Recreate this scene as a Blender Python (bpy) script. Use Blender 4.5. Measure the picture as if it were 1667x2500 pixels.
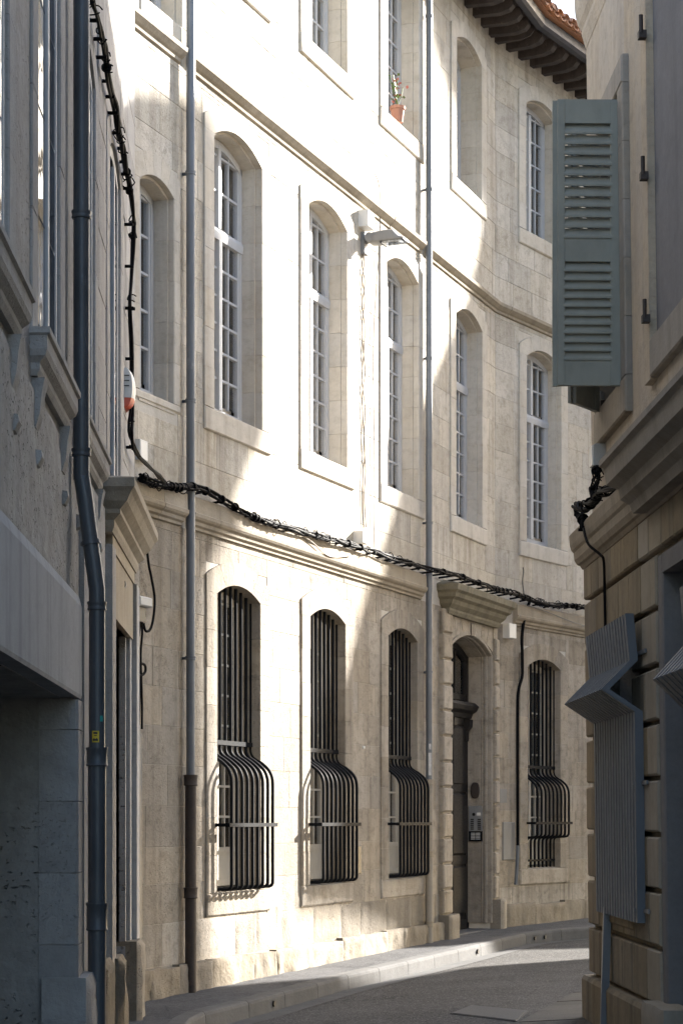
import bpy, bmesh, math, random
from mathutils import Vector, Matrix, noise
random.seed(11)
S = bpy.context.scene
for o in list(bpy.data.objects): bpy.data.objects.remove(o)
C = S.collection
R_ = math.radians

# ------------------------------------------------------------------ camera, sky, sun, exposure
cam_d = bpy.data.cameras.new('camera'); cam = bpy.data.objects.new('camera', cam_d); C.objects.link(cam)
cam.location = (0, 0, 1.6); cam.rotation_euler = (R_(90), 0, 0)
cam_d.sensor_fit = 'VERTICAL'; cam_d.sensor_height = 36; cam_d.lens = 72; cam_d.shift_y = 0.3
cam_d.clip_start = 0.1; cam_d.clip_end = 2000
S.camera = cam

UF = Vector((.3627, .9319, 0)); NF = Vector((.9319, -.3627, 0))          # main facade: along, outwards
UG = Vector((.5343, .8453, 0)); NG = Vector((.8453, -.5343, 0))          # main facade past its bend
TO_SUN = (UF*2.1 + NF*1.0 + Vector((0, 0, 1.0))).normalized()

w = bpy.data.worlds.new('World'); S.world = w; w.use_nodes = True
wn = w.node_tree.nodes; wl = w.node_tree.links
sky = wn.new('ShaderNodeTexSky'); sky.sky_type = 'NISHITA'; sky.sun_disc = False
sky.sun_elevation = math.asin(TO_SUN.z); sky.sun_rotation = math.atan2(TO_SUN.x, TO_SUN.y)
sky.air_density = 1.0; sky.dust_density = 2.0; sky.ozone_density = 1.0
wl.new(sky.outputs[0], wn['Background'].inputs[0]); wn['Background'].inputs[1].default_value = 0.10

sd = bpy.data.lights.new('sun', 'SUN'); sun = bpy.data.objects.new('sun', sd); C.objects.link(sun)
sd.energy = 5.0; sd.angle = R_(.7); sd.color = (1.0, .95, .88)
sun.rotation_euler = TO_SUN.to_track_quat('Z', 'Y').to_euler(); sun.location = (20, 30, 30)

S.view_settings.view_transform = 'Standard'; S.view_settings.look = 'None'
S.view_settings.exposure = 2.6; S.view_settings.gamma = 1.0
S.render.engine = 'CYCLES'; S.cycles.max_bounces = 8; S.cycles.diffuse_bounces = 5

# ------------------------------------------------------------------ materials
def newmat(name):
    m = bpy.data.materials.new(name); m.use_nodes = True
    nt = m.node_tree; return m, nt, nt.nodes['Principled BSDF']
def nd(nt, typ, **kw):
    x = nt.nodes.new(typ)
    for k, v in kw.items():
        if isinstance(k, str) and hasattr(x, k): setattr(x, k, v)
    return x
def pos_map(nt, sc):
    g = nt.nodes.new('ShaderNodeNewGeometry'); mp = nt.nodes.new('ShaderNodeMapping')
    mp.inputs['Scale'].default_value = sc; nt.links.new(g.outputs['Position'], mp.inputs[0]); return mp.outputs[0]
def noi(nt, sc, scale, detail=4, rough=.55):
    x = nt.nodes.new('ShaderNodeTexNoise'); x.inputs['Scale'].default_value = scale
    x.inputs['Detail'].default_value = detail; x.inputs['Roughness'].default_value = rough
    nt.links.new(pos_map(nt, sc), x.inputs['Vector']); return x.outputs[0]
def ramp(nt, fac, a, b, lo=0., hi=1.):
    x = nt.nodes.new('ShaderNodeMapRange'); x.inputs[1].default_value = a; x.inputs[2].default_value = b
    x.inputs[3].default_value = lo; x.inputs[4].default_value = hi
    nt.links.new(fac, x.inputs[0]); return x.outputs[0]
def mixc(nt, fac, a, b, mode='MIX'):
    x = nt.nodes.new('ShaderNodeMix'); x.data_type = 'RGBA'; x.blend_type = mode
    for sck, v in ((x.inputs[0], fac), (x.inputs[6], a), (x.inputs[7], b)):
        if hasattr(v, 'links'): nt.links.new(v, sck)
        else: sck.default_value = v if not isinstance(v, tuple) else (*v, 1)
    return x.outputs[2]
def math_(nt, op, a, b):
    x = nt.nodes.new('ShaderNodeMath'); x.operation = op
    for i, v in enumerate((a, b)):
        if hasattr(v, 'links'): nt.links.new(v, x.inputs[i])
        else: x.inputs[i].default_value = v
    return x.outputs[0]

def stone(name, base, dark, stain, rough=.9, pit=.5, streak=.35, var=.12, bump=.35, big=.9, fine=38., pitscale=60., grime=.30, patina=.45, runoff=()):
    m, nt, b = newmat(name)
    n1 = noi(nt, (1, 1, 1), big, 5, .6); n2 = noi(nt, (1, 1, 1), fine, 3, .6)
    st = noi(nt, (5, 5, .35), 1.0, 4, .6); pz = noi(nt, (1, 1, 1.4), pitscale, 2, .5)
    area = noi(nt, (1, 1, 1), 1.7, 3, .5)
    c = mixc(nt, ramp(nt, n1, .3, .7), base, dark)
    c = mixc(nt, ramp(nt, n2, .38, .72, 0, .55), c, dark)
    n3 = noi(nt, (1, 1, 1.3), 7.5, 6, .68)
    c = mixc(nt, ramp(nt, n3, .50, .72, 0, grime), c, stain)
    c = mixc(nt, ramp(nt, n3, .46, .28, 0, .30), c, tuple(min(1, x*1.12) for x in base))
    c = mixc(nt, ramp(nt, st, .48, .74, 0, streak), c, stain)
    pt_ = noi(nt, (1, 1, .8), .55, 6, .65)
    c = mixc(nt, ramp(nt, pt_, .50, .68, 0, patina), c, tuple(.55*a_+.45*b_ for a_, b_ in zip(dark, stain)))
    for zt_, zb_ in runoff:                        # rain streaks running down from sills and ledges
        g_ = nt.nodes.new('ShaderNodeNewGeometry'); sx_ = nt.nodes.new('ShaderNodeSeparateXYZ'); nt.links.new(g_.outputs['Position'], sx_.inputs[0])
        sn = noi(nt, (9, 9, .18), 1.0, 4, .6); wide = noi(nt, (1.1, 1.1, .2), 1.0, 2, .5)
        k_ = math_(nt, 'MULTIPLY', ramp(nt, sn, .44, .66), ramp(nt, wide, .45, .62))
        k_ = math_(nt, 'MULTIPLY', k_, math_(nt, 'MULTIPLY', ramp(nt, sx_.outputs[2], zb_, zt_), ramp(nt, sx_.outputs[2], zt_+.02, zt_)))
        c = mixc(nt, math_(nt, 'MULTIPLY', k_, .95), c, stain)
    pits = ramp(nt, pz, .62, .70, 0, 1)
    pits = math_(nt, 'MULTIPLY', pits, ramp(nt, area, .42, .6))
    c = mixc(nt, math_(nt, 'MULTIPLY', pits, pit*.6), c, stain)
    oi = nt.nodes.new('ShaderNodeObjectInfo'); ge = nt.nodes.new('ShaderNodeNewGeometry')
    rv = math_(nt, 'FRACT', math_(nt, 'ADD', oi.outputs['Random'], ge.outputs['Random Per Island']), 0)
    hs = nt.nodes.new('ShaderNodeHueSaturation'); nt.links.new(c, hs.inputs['Color'])
    nt.links.new(ramp(nt, rv, 0, 1, 1-var, 1+var*.6), hs.inputs['Value'])
    rv2 = math_(nt, 'FRACT', math_(nt, 'MULTIPLY', rv, 7.31), 0)
    nt.links.new(ramp(nt, rv2, 0, 1, .8, 1.12), hs.inputs['Saturation'])
    nt.links.new(hs.outputs[0], b.inputs['Base Color']); b.inputs['Roughness'].default_value = rough
    b.inputs['Specular IOR Level'].default_value = .25
    h = math_(nt, 'ADD', math_(nt, 'MULTIPLY', n2, .5), math_(nt, 'MULTIPLY', n1, 1.2))
    h = math_(nt, 'SUBTRACT', h, math_(nt, 'MULTIPLY', pits, pit))
    bp = nt.nodes.new('ShaderNodeBump'); bp.inputs['Strength'].default_value = bump; bp.inputs['Distance'].default_value = .02
    nt.links.new(h, bp.inputs['Height']); nt.links.new(bp.outputs[0], b.inputs['Normal'])
    return m
def paint(name, col, rough=.45, metal=0., var=.25, wear=None, bump=.08, sc=6., spec=.4):
    m, nt, b = newmat(name)
    n1 = noi(nt, (1, 1, .5), sc, 5, .6); n2 = noi(nt, (1, 1, 1), sc*9, 3, .6)
    dk = tuple(x*(1-var) for x in col)
    c = mixc(nt, ramp(nt, n1, .35, .7), col, dk)
    if wear: c = mixc(nt, ramp(nt, noi(nt, (1, 1, .6), sc*1.7, 6, .7), .60, .70, 0, wear[1]), c, wear[0])
    nt.links.new(c, b.inputs['Base Color']); b.inputs['Metallic'].default_value = metal
    nt.links.new(ramp(nt, n2, .3, .7, rough*.85, min(1, rough*1.2)), b.inputs['Roughness'])
    b.inputs['Specular IOR Level'].default_value = spec
    bp = nt.nodes.new('ShaderNodeBump'); bp.inputs['Strength'].default_value = bump; bp.inputs['Distance'].default_value = .01
    nt.links.new(math_(nt, 'ADD', n1, math_(nt, 'MULTIPLY', n2, .4)), bp.inputs['Height']); nt.links.new(bp.outputs[0], b.inputs['Normal'])
    return m
def glassmat(name, tint, refl):
    m = bpy.data.materials.new(name); m.use_nodes = True; nt = m.node_tree
    for x in list(nt.nodes): nt.nodes.remove(x)
    out = nt.nodes.new('ShaderNodeOutputMaterial'); tr = nt.nodes.new('ShaderNodeBsdfTransparent'); tr.inputs[0].default_value = (*tint, 1)
    gl = nt.nodes.new('ShaderNodeBsdfGlossy'); gl.inputs['Roughness'].default_value = .02; gl.inputs[0].default_value = (.95, .97, 1, 1)
    fr = nt.nodes.new('ShaderNodeFresnel'); fr.inputs[0].default_value = 1.5
    bp = nt.nodes.new('ShaderNodeBump'); bp.inputs['Strength'].default_value = .06; bp.inputs['Distance'].default_value = .02
    nt.links.new(noi(nt, (1, 1, 1), 3.0, 2), bp.inputs['Height']); nt.links.new(bp.outputs[0], gl.inputs['Normal'])
    f = ramp(nt, fr.outputs[0], 0, 1, refl, 1.0)
    mx = nt.nodes.new('ShaderNodeMixShader'); nt.links.new(f, mx.inputs[0]); nt.links.new(tr.outputs[0], mx.inputs[1])
    nt.links.new(gl.outputs[0], mx.inputs[2]); nt.links.new(mx.outputs[0], out.inputs[0]); return m
def asphalt(name, col, agg, sc=170.):
    m, nt, b = newmat(name)
    v = nt.nodes.new('ShaderNodeTexVoronoi'); v.inputs['Scale'].default_value = sc
    nt.links.new(pos_map(nt, (1, 1, 1)), v.inputs['Vector'])
    n1 = noi(nt, (1, 1, 1), .8, 5, .6); n2 = noi(nt, (1, 1, 1), 14, 4, .6)
    c = mixc(nt, ramp(nt, n1, .35, .65), col, tuple(x*.55 for x in col))
    vc = nt.nodes.new('ShaderNodeTexVoronoi'); vc.feature = 'DISTANCE_TO_EDGE'; vc.inputs['Scale'].default_value = .9
    wv = mixc(nt, .12, pos_map(nt, (1, 1, 1)), nt.nodes.new('ShaderNodeTexNoise').outputs[1]); nt.links.new(wv, vc.inputs['Vector'])
    c = mixc(nt, ramp(nt, vc.outputs[0], .0, .010, .6, 0), c, tuple(x*.3 for x in col))
    c = mixc(nt, ramp(nt, n2, .45, .7, 0, .5), c, tuple(x*1.35 for x in col))
    sp = nt.nodes.new('ShaderNodeSeparateColor'); nt.links.new(v.outputs['Color'], sp.inputs[0])
    c = mixc(nt, ramp(nt, sp.outputs[0], .70, .95, 0, .75), c, agg)
    nt.links.new(c, b.inputs['Base Color']); b.inputs['Roughness'].default_value = .95; b.inputs['Specular IOR Level'].default_value = .08
    bp = nt.nodes.new('ShaderNodeBump'); bp.inputs['Strength'].default_value = .6; bp.inputs['Distance'].default_value = .006
    nt.links.new(v.outputs[0], bp.inputs['Height']); nt.links.new(bp.outputs[0], b.inputs['Normal']); return m

M = {}
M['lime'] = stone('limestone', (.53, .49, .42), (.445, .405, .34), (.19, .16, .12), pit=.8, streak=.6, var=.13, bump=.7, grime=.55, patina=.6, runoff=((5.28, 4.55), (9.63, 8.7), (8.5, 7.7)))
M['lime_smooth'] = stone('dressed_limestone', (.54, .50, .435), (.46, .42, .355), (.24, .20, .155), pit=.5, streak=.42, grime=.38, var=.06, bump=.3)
M['lime_low'] = stone('soiled_shaded_limestone', (.385, .34, .275), (.31, .27, .215), (.125, .102, .076), pit=1.0, streak=.65, var=.17, bump=.8, grime=.65, patina=.7, runoff=((4.28, 3.2), (.70, .2)))  # lower-storey soiling, with the shade there also put into the colour
M['mortar'] = stone('mortar', (.53, .49, .425), (.46, .425, .365), (.30, .27, .22), var=.0)
M['lime_old'] = stone('weathered_limestone', (.29, .25, .195), (.21, .18, .135), (.11, .09, .07), pit=.9, streak=.55, var=.2, bump=.8, fine=26)
M['mould'] = stone('moulding_limestone', (.37, .32, .25), (.29, .25, .19), (.15, .125, .095), pit=.6, streak=.5, var=.1, bump=.45)
M['moss'] = stone('mossy_limestone', (.22, .195, .145), (.13, .118, .082), (.055, .054, .036), pit=.6, streak=.7, var=.05, bump=.6)
M['lstone'] = stone('grey_limestone', (.42, .405, .39), (.34, .328, .315), (.13, .122, .11), pit=.6, streak=.4, var=.12, bump=.6)
M['rough'] = stone('pitted_render', (.43, .415, .395), (.29, .278, .26), (.12, .11, .10), pit=1.0, streak=.3, var=.0, bump=1.0, big=2.6, fine=17, pitscale=26)
M['concrete'] = stone('smooth_grey_render', (.42, .425, .44), (.36, .365, .38), (.21, .21, .22), pit=.3, streak=.7, var=.0, bump=.15)
M['rust'] = stone('rusticated_stone', (.30, .245, .165), (.21, .17, .115), (.08, .068, .05), pit=.35, streak=.75, var=.14, bump=.3)
M['rustlight'] = stone('repaired_stone', (.36, .32, .255), (.30, .265, .21), (.16, .135, .1), pit=.2, streak=.4, var=.08, bump=.2)
M['plaster'] = stone('ochre_plaster', (.50, .41, .295), (.42, .365, .295), (.26, .215, .165), pit=.5, streak=.5, var=.0, bump=.9, big=1.9, grime=.5, patina=.5)
M['rband'] = stone('grey_stone_band', (.34, .30, .245), (.27, .24, .195), (.15, .13, .105), pit=.4, streak=.5, var=.05, bump=.4)
M['blind'] = stone('grey_blind_plaster', (.22, .215, .215), (.17, .165, .165), (.11, .105, .105), pit=.2, streak=.4, var=0, bump=.3)
M['asphalt'] = asphalt('asphalt', (.078, .075, .071), (.21, .20, .19), 95)
M['walk'] = asphalt('pavement_asphalt', (.10, .099, .1), (.165, .162, .162), 150)
M['kerb'] = stone('kerb_stone', (.11, .108, .106), (.085, .083, .081), (.05, .048, .046), pit=.4, streak=.3, var=.12, bump=.4)
M['slab'] = stone('paving_stone', (.085, .079, .070), (.065, .06, .053), (.035, .033, .028), pit=.4, streak=.2, var=.18, bump=.4)
M['zinc'] = paint('zinc', (.155, .168, .185), .45, .2, .3, ((.34, .35, .36), .35), .1, 5.)
M['zincdk'] = paint('dark_zinc', (.085, .095, .108), .42, .15, .35, ((.27, .29, .31), .25), .1, 4.)
M['iron'] = paint('rusty_cast_iron', (.055, .042, .035), .65, .1, .4, ((.14, .08, .05), .3), .25, 7.)
M['bar'] = paint('black_bar_paint', (.009, .010, .0125), .6, .0, .3, ((.025, .022, .02), .2), .1, 12., .06)
M['white'] = paint('white_window_paint', (.44, .445, .455), .6, 0, .1, ((.42, .41, .39), .4), .08, 14.)
M['cream'] = paint('cream_window_paint', (.52, .48, .41), .55, 0, .12, ((.40, .36, .3), .5), .08, 14.)
M['door'] = paint('dark_door_paint', (.022, .020, .019), .55, 0, .3, ((.05, .045, .04), .3), .15, 5., .1)
M['gutter'] = paint('dark_gutter_metal', (.045, .043, .05), .5, .1, .3, None, .1, 6.)
M['oak'] = paint('brown_door_wood', (.16, .115, .075), .6, 0, .35, None, .3, 6.)
M['shutter'] = paint('grey_green_shutter_paint', (.265, .268, .225), .6, 0, .16, ((.20, .205, .18), .5), .05, 8.)
M['screen'] = paint('blue_grey_metal', (.135, .15, .17), .55, .1, .2, ((.06, .05, .042), .7), .08, 3., .2)
M['cable'] = paint('black_cable', (.006, .006, .007), .65, 0, .3, None, .1, 30., .06)
M['cablegrey'] = paint('grey_cable', (.13, .12, .11), .5, 0, .2, None, .1, 30.)
M['wire'] = paint('tan_wire', (.30, .24, .18), .6, 0, .3, None, .1, 30.)
M['wood'] = paint('dark_rafter_wood', (.052, .042, .039), .75, 0, .45, ((.14, .11, .09), .35), .5, 9.)
M['tile'] = stone('roof_tile', (.46, .24, .145), (.34, .18, .115), (.17, .12, .09), pit=.4, streak=.2, var=.3, bump=.4)
M['boxgrey'] = paint('grey_plastic', (.42, .42, .41), .5, 0, .1, None, .04, 8.)
M['cabinet'] = paint('cabinet_grey_paint', (.22, .215, .205), .6, 0, .15, None, .05, 6.)
M['boxwhite'] = paint('white_plastic', (.68, .67, .64), .45, 0, .08, None, .04, 8.)
M['lampgrey'] = paint('lamp_grey', (.20, .20, .20), .4, .1, .1, None, .04, 8.)
M['red'] = paint('red_plastic', (.62, .10, .05), .4, 0, .1, None, .03, 8.)
M['yellow'] = paint('yellow_sticker', (.62, .46, .04), .6, 0, .1, None, .03, 20.)
M['stickink'] = paint('sticker_ink', (.06, .05, .04), .6, 0, .1, None, .03, 20.)
M['teal'] = paint('teal_sticker', (.05, .35, .33), .6, 0, .1, None, .03, 20.)
M['paper'] = paint('paper_sticker', (.55, .55, .54), .7, 0, .35, ((.1, .1, .1), .8), .03, 30.)
M['steel'] = paint('brushed_steel', (.36, .37, .38), .38, .6, .15, None, .05, 20.)
M['black'] = paint('black_plastic', (.012, .012, .013), .4, 0, .1, None, .05, 20.)
M['terra'] = paint('terracotta', (.40, .20, .14), .8, 0, .25, None, .2, 12.)
M['leaf'] = paint('leaf_green', (.09, .15, .03), .5, 0, .4, None, .1, 20.)
M['flower'] = paint('red_petals', (.40, .14, .12), .6, 0, .3, None, .1, 30.)
M['curtain'] = paint('net_curtain', (.72, .68, .62), .9, 0, .2, None, .1, 5.)
M['room'] = paint('dim_room', (.10, .09, .08), .9, 0, .2, None, .05, 3.)
M['glass'] = glassmat('window_glass', (.94, .94, .94), .10)
M['glassl'] = glassmat('old_reflecting_glass', (.55, .57, .6), .22)
M['lampglass'] = glassmat('lamp_glass', (.85, .87, .88), .1)
M['mh'] = paint('manhole_cast_iron', (.06, .06, .058), .6, .1, .25, None, .2, 25.)

# ------------------------------------------------------------------ frames: (s along, d outwards, z)
P0 = Vector((-.994, 20., 0)); TK = 8.51; PK = P0 + UF*TK
NM = (NF+NG).normalized(); NM = NM/ NM.dot(NF)
def FM(s, d, z):
    if abs(s-TK) < 1e-6: p = PK + NM*d
    elif s < TK: p = P0 + UF*s + NF*d
    else: p = PK + UG*(s-TK) + NG*d
    return Vector((p.x, p.y, z))
def FF(s, d, z):                                   # straight part only
    p = P0 + UF*s + NF*d; return Vector((p.x, p.y, z))
def FL(s, d, z): return Vector((-1.215-.0306*s+d, s, z))
def FR(s, d, z): return Vector((2.532-.0306*s-d-.013*(z-1.6), s, z))
def FW(x, y, z): return Vector((x, y, z))
# photo pixel -> (s, z) on a facade (direction from the pixel, distance from the wall it lies on)
def pxm(px, py, d=0):
    r = (px-833.5)/5000
    a = P0+NF*d; t = (r*a.y-a.x)/(UF.x-r*UF.y); y = a.y+UF.y*t
    if t > TK:
        a = PK+NG*d; q = (r*a.y-a.x)/(UG.x-r*UG.y); t = TK+q; y = a.y+UG.y*q
    return t, 1.6+(2000-py)/5000*y
def pxl(px, py, d=0):
    y = (1.215-d)/((833.5-px)/5000-.0306); return y, 1.6+(2000-py)/5000*y
def pxr(px, py, d=0):
    y = 14.
    for _ in range(6):
        z = 1.6+(2000-py)/5000*y
        y = (2.532-d-.013*(z-1.6))/((px-833.5)/5000+.0306)
    return y, 1.6+(2000-py)/5000*y

# ------------------------------------------------------------------ mesh helpers
class MB:
    def __init__(s, fr=FW): s.v = []; s.f = []; s.fr = fr; s.sm = False
    def add(s, vs, fs):
        k = len(s.v); s.v += [s.fr(*p) for p in vs]; s.f += [tuple(i+k for i in f) for f in fs]; return s
    def box(s, a0, a1, d0, d1, z0, z1):
        return s.add([(a0, d0, z0), (a1, d0, z0), (a1, d1, z0), (a0, d1, z0), (a0, d0, z1), (a1, d0, z1), (a1, d1, z1), (a0, d1, z1)],
                     [(0, 1, 2, 3), (4, 5, 6, 7), (0, 1, 5, 4), (1, 2, 6, 5), (2, 3, 7, 6), (3, 0, 4, 7)])
    def block(s, a0, a1, d0, d1, z0, z1, b=.008, j=.0):
        r = lambda: random.uniform(-j, j)
        fr = [(a0+b+r(), d1+r(), z0+b+r()), (a1-b+r(), d1+r(), z0+b+r()), (a1-b+r(), d1+r(), z1-b+r()), (a0+b+r(), d1+r(), z1-b+r())]
        md = [(a0, d1-b, z0), (a1, d1-b, z0), (a1, d1-b, z1), (a0, d1-b, z1)]
        bk = [(a0, d0, z0), (a1, d0, z0), (a1, d0, z1), (a0, d0, z1)]
        fs = [(0, 1, 2, 3), (11, 10, 9, 8)]
        for i in range(4):
            k = (i+1) % 4; fs += [(i, k, 4+k, 4+i), (4+i, 4+k, 8+k, 8+i)]
        return s.add(fr+md+bk, fs)
    def prism(s, prof, stations):                   # profile (d,z) swept along s
        n = len(prof); vs = []
        for a in stations: vs += [(a, d, z) for d, z in prof]
        fs = [tuple(range(n)), tuple(range((len(stations)-1)*n, len(stations)*n))]
        for i in range(len(stations)-1):
            for j in range(n):
                k = (j+1) % n; fs.append((i*n+j, i*n+k, (i+1)*n+k, (i+1)*n+j))
        return s.add(vs, fs)
    def plan(s, poly, z0, z1):                      # plan polygon (s,d) raised from z0 to z1
        n = len(poly)
        fs = [tuple(range(n)), tuple(range(n, 2*n))]+[(i, (i+1) % n, n+(i+1) % n, n+i) for i in range(n)]
        return s.add([(a, d, z0) for a, d in poly]+[(a, d, z1) for a, d in poly], fs)
    def loft(s, secs, caps=True):
        n = len(secs[0]); fs = []; vs = [p for q in secs for p in q]
        if caps: fs = [tuple(range(n)), tuple(range((len(secs)-1)*n, len(secs)*n))]
        for i in range(len(secs)-1):
            for j in range(n):
                k = (j+1) % n; fs.append((i*n+j, i*n+k, (i+1)*n+k, (i+1)*n+j))
        return s.add(vs, fs)
    def tube(s, pts, r, seg=8, rr=None):            # pts are world points
        fr = s.fr; s.fr = FW; P = [Vector(p) for p in pts]; secs = []
        up = Vector((0, 0, 1)); last = None
        for i, p in enumerate(P):
            t = (P[min(i+1, len(P)-1)]-P[max(i-1, 0)]).normalized()
            if last is None:
                a = t.cross(up) if abs(t.z) < .95 else t.cross(Vector((1, 0, 0)))
            else: a = last - t*last.dot(t)
            a.normalize(); last = a; b = t.cross(a)
            rad = rr[i] if rr else r
            secs.append([tuple(p+(a*math.cos(2*math.pi*k/seg)+b*math.sin(2*math.pi*k/seg))*rad) for k in range(seg)])
        s.loft(secs); s.fr = fr; s.sm = True; return s
    def lathe(s, c, prof, seg=16, axis=Vector((0, 0, 1))):
        axis = Vector(axis).normalized(); a = axis.cross(Vector((1, 0, 0)) if abs(axis.x) < .9 else Vector((0, 1, 0))).normalized(); b = axis.cross(a)
        fr = s.fr; s.fr = FW
        s.loft([[tuple(Vector(c)+axis*h+(a*math.cos(2*math.pi*k/seg)+b*math.sin(2*math.pi*k/seg))*max(r, 1e-4)) for k in range(seg)] for r, h in prof])
        s.fr = fr; s.sm = True; return s
    def build(s, name, mat, parent=None, label=None, **kw):
        me = bpy.data.meshes.new(name); me.from_pydata(s.v, [], s.f)
        bm = bmesh.new(); bm.from_mesh(me); bmesh.ops.recalc_face_normals(bm, faces=bm.faces); bm.to_mesh(me); bm.free()
        me.materials.append(M[mat] if isinstance(mat, str) else mat)
        if s.sm:
            me.polygons.foreach_set('use_smooth', [True]*len(me.polygons))
            try: me.set_sharp_from_angle(angle=R_(45))
            except Exception: pass
        return put(name, me, parent, label, **kw)
def put(name, me, parent=None, label=None, mw=None, **kw):
    o = bpy.data.objects.new(name, me); C.objects.link(o)
    if mw is not None: o.matrix_basis = mw
    if parent is not None:
        o.parent = parent
        if parent.type == 'EMPTY': o.matrix_parent_inverse = Matrix.Translation(-parent.location)
        elif 'mw' in parent.keys(): pass
    if label: o['label'] = label
    for k, v in kw.items(): o[k] = v
    return o
def thing(name, label, cat, loc=(0, 0, 0), group=None):
    o = bpy.data.objects.new(name, None); C.objects.link(o); o.location = loc; o.empty_display_size = .2
    o['label'] = label; o['category'] = cat
    if group: o['group'] = group
    return o
def spline(pts, n=8):
    P = [Vector(p) for p in pts]; out = []
    for i in range(len(P)-1):
        a, b, c, d = P[max(i-1, 0)], P[i], P[i+1], P[min(i+2, len(P)-1)]
        for k in range(n):
            t = k/n
            out.append(.5*((2*b)+(c-a)*t+(2*a-5*b+4*c-d)*t*t+(3*b-a-3*c+d)*t**3))
    return out+[P[-1]]
def rect_sub(rects, holes):
    for h0, h1, g0, g1 in holes:
        out = []
        for a0, a1, z0, z1 in rects:
            if h1 <= a0 or h0 >= a1 or g1 <= z0 or g0 >= z1: out.append((a0, a1, z0, z1)); continue
            if h0 > a0: out.append((a0, h0, z0, z1))
            if h1 < a1: out.append((h1, a1, z0, z1))
            m0, m1 = max(a0, h0), min(a1, h1)
            if g0 > z0: out.append((m0, m1, z0, g0))
            if g1 < z1: out.append((m0, m1, g1, z1))
        rects = out
    return rects
def rough_grid(fr, a0, a1, z0, z1, d1, d0, amp, step=.05, seed=0., bev=.03):
    """rough hewn stone: front grid displaced by noise, rounded rim, straight sides"""
    mb = MB(fr); na = max(3, int((a1-a0)/step)); nz = max(3, int((z1-z0)/step)); vs = []; fs = []
    for j in range(nz+1):
        for i in range(na+1):
            a = a0+(a1-a0)*i/na; z = z0+(z1-z0)*j/nz
            e = min(a-a0, a1-a, z-z0, z1-z); k = min(1., e/bev)
            n_ = noise.fractal(Vector((a*3.1+seed, z*3.1, seed*1.7)), 1., 2., 4)
            dd = d1-bev*(1-k)**2*.8+amp*n_*k
            vs.append((a+.01*noise.noise(Vector((z*6, seed, a)))*(1 if 0 < i < na else 1.5), dd, z+.012*noise.noise(Vector((a*5, seed, z)))))
    for j in range(nz):
        for i in range(na): k = j*(na+1)+i; fs.append((k, k+1, k+na+2, k+na+1))
    rim = [i for i in range(na+1)]+[j*(na+1)+na for j in range(1, nz+1)]+[nz*(na+1)+i for i in range(na-1, -1, -1)]+[j*(na+1) for j in range(nz-1, 0, -1)]
    b0 = len(vs)
    for r in rim: vs.append((vs[r][0], d0, vs[r][2]))
    for q in range(len(rim)):
        k = (q+1) % len(rim); fs.append((rim[q], rim[k], b0+k, b0+q))
    fs.append(tuple(range(b0, b0+len(rim))))
    mb.add(vs, fs); mb.sm = True; return mb

# ------------------------------------------------------------------ ground
def zs(y): return .0125*min(max(0, y-18), 14)
KERB = [(-1.2, -25), (-1.2, 16.4), (-1.13, 17.0), (-.93, 17.6), (0, 20.4), (.85, 22.6), (1.68, 24.8), (2.01, 25.75), (2.4, 26.7), (2.8, 27.3), (3.5, 28.0), (6, 30.2), (12, 35.), (24, 45)]
def kx(y):
    for (x0, y0), (x1, y1) in zip(KERB, KERB[1:]):
        if y0 <= y <= y1: return x0+(x1-x0)*(y-y0)/(y1-y0)
    return KERB[-1][0] if y > 0 else -1.2
def zroad(x, y):
    return zs(y)-.15+.05*min(max(0, x-kx(y)), 3.6)
ys = [-900, -120, -30, 0, 8, 12, 15, 16.4, 17, 17.6, 18.5, 19.5, 20.4, 21.5, 22.6, 23.7, 24.8, 25.75, 26.7, 27.3, 28, 29, 30.2, 35, 45, 120, 900]
mb = MB(); vs = []; fs = []
offs = [-900, -40, -3, -.3, 0, .6, 1.2, 1.8, 2.4, 3.0, 3.6, 8, 40, 900]
for y in ys:
    for o in offs: vs.append((kx(y)+o, y, zroad(kx(y)+o, y)))
nx = len(offs)
for j in range(len(ys)-1):
    for i in range(nx-1): k = j*nx+i; fs.append((k, k+1, k+nx+1, k+nx))
mb.add(vs, fs); road = mb.build('road', 'asphalt'); road['kind'] = 'structure'
# pavement along the left building and the main facade, kerb stones
mb = MB(); vs = []; fs = []
KP = [Vector((x, y, zs(y))) for x, y in KERB]
def knorm(i):
    a = KP[max(i-1, 0)]; b = KP[min(i+1, len(KP)-1)]; t = (b-a); t.z = 0; t.normalize(); return Vector((-t.y, t.x, 0))
for i, p in enumerate(KP):
    q = p+knorm(i)*.14; r = p+knorm(i)*5
    vs += [(q.x, q.y, q.z), (r.x, r.y, zs(q.y)+.02)]
for i in range(len(KP)-1): fs.append((2*i, 2*i+2, 2*i+3, 2*i+1))
mb.add(vs, fs); walk = mb.build('pavement', 'walk'); walk['kind'] = 'structure'
kp = []
for a, b in zip(KP[1:], KP[2:-1]):
    n_ = max(1, int((b-a).length/.18)); kp += [a.lerp(b, i/n_) for i in range(n_)]
start = Vector((-1.2, 9.0, 0)); pre = [Vector((-1.2, 9+.2*i, 0)) for i in range(37)]
kp = pre+kp; i = 0
while i+5 < len(kp) and kp[i].y < 34:
    seg = kp[i:i+6]; secs = []
    for q, p in enumerate(seg):
        t = (kp[min(i+q+1, len(kp)-1)]-kp[max(i+q-1, 0)]); t.z = 0; t.normalize(); nn = Vector((-t.y, t.x, 0))
        if q == 0: p = p+t*.004
        if q == 5: p = p-t*.004
        g = [(-.015, -.3), (-.004, -.03), (.004, -.008), (.022, .004), (.15, .006), (.15, -.3)]
        secs.append([tuple(p+nn*a+Vector((0, 0, b))) for a, b in g])
    MB().loft(secs).build('kerb_stone', 'kerb', walk)
    i += 5
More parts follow.
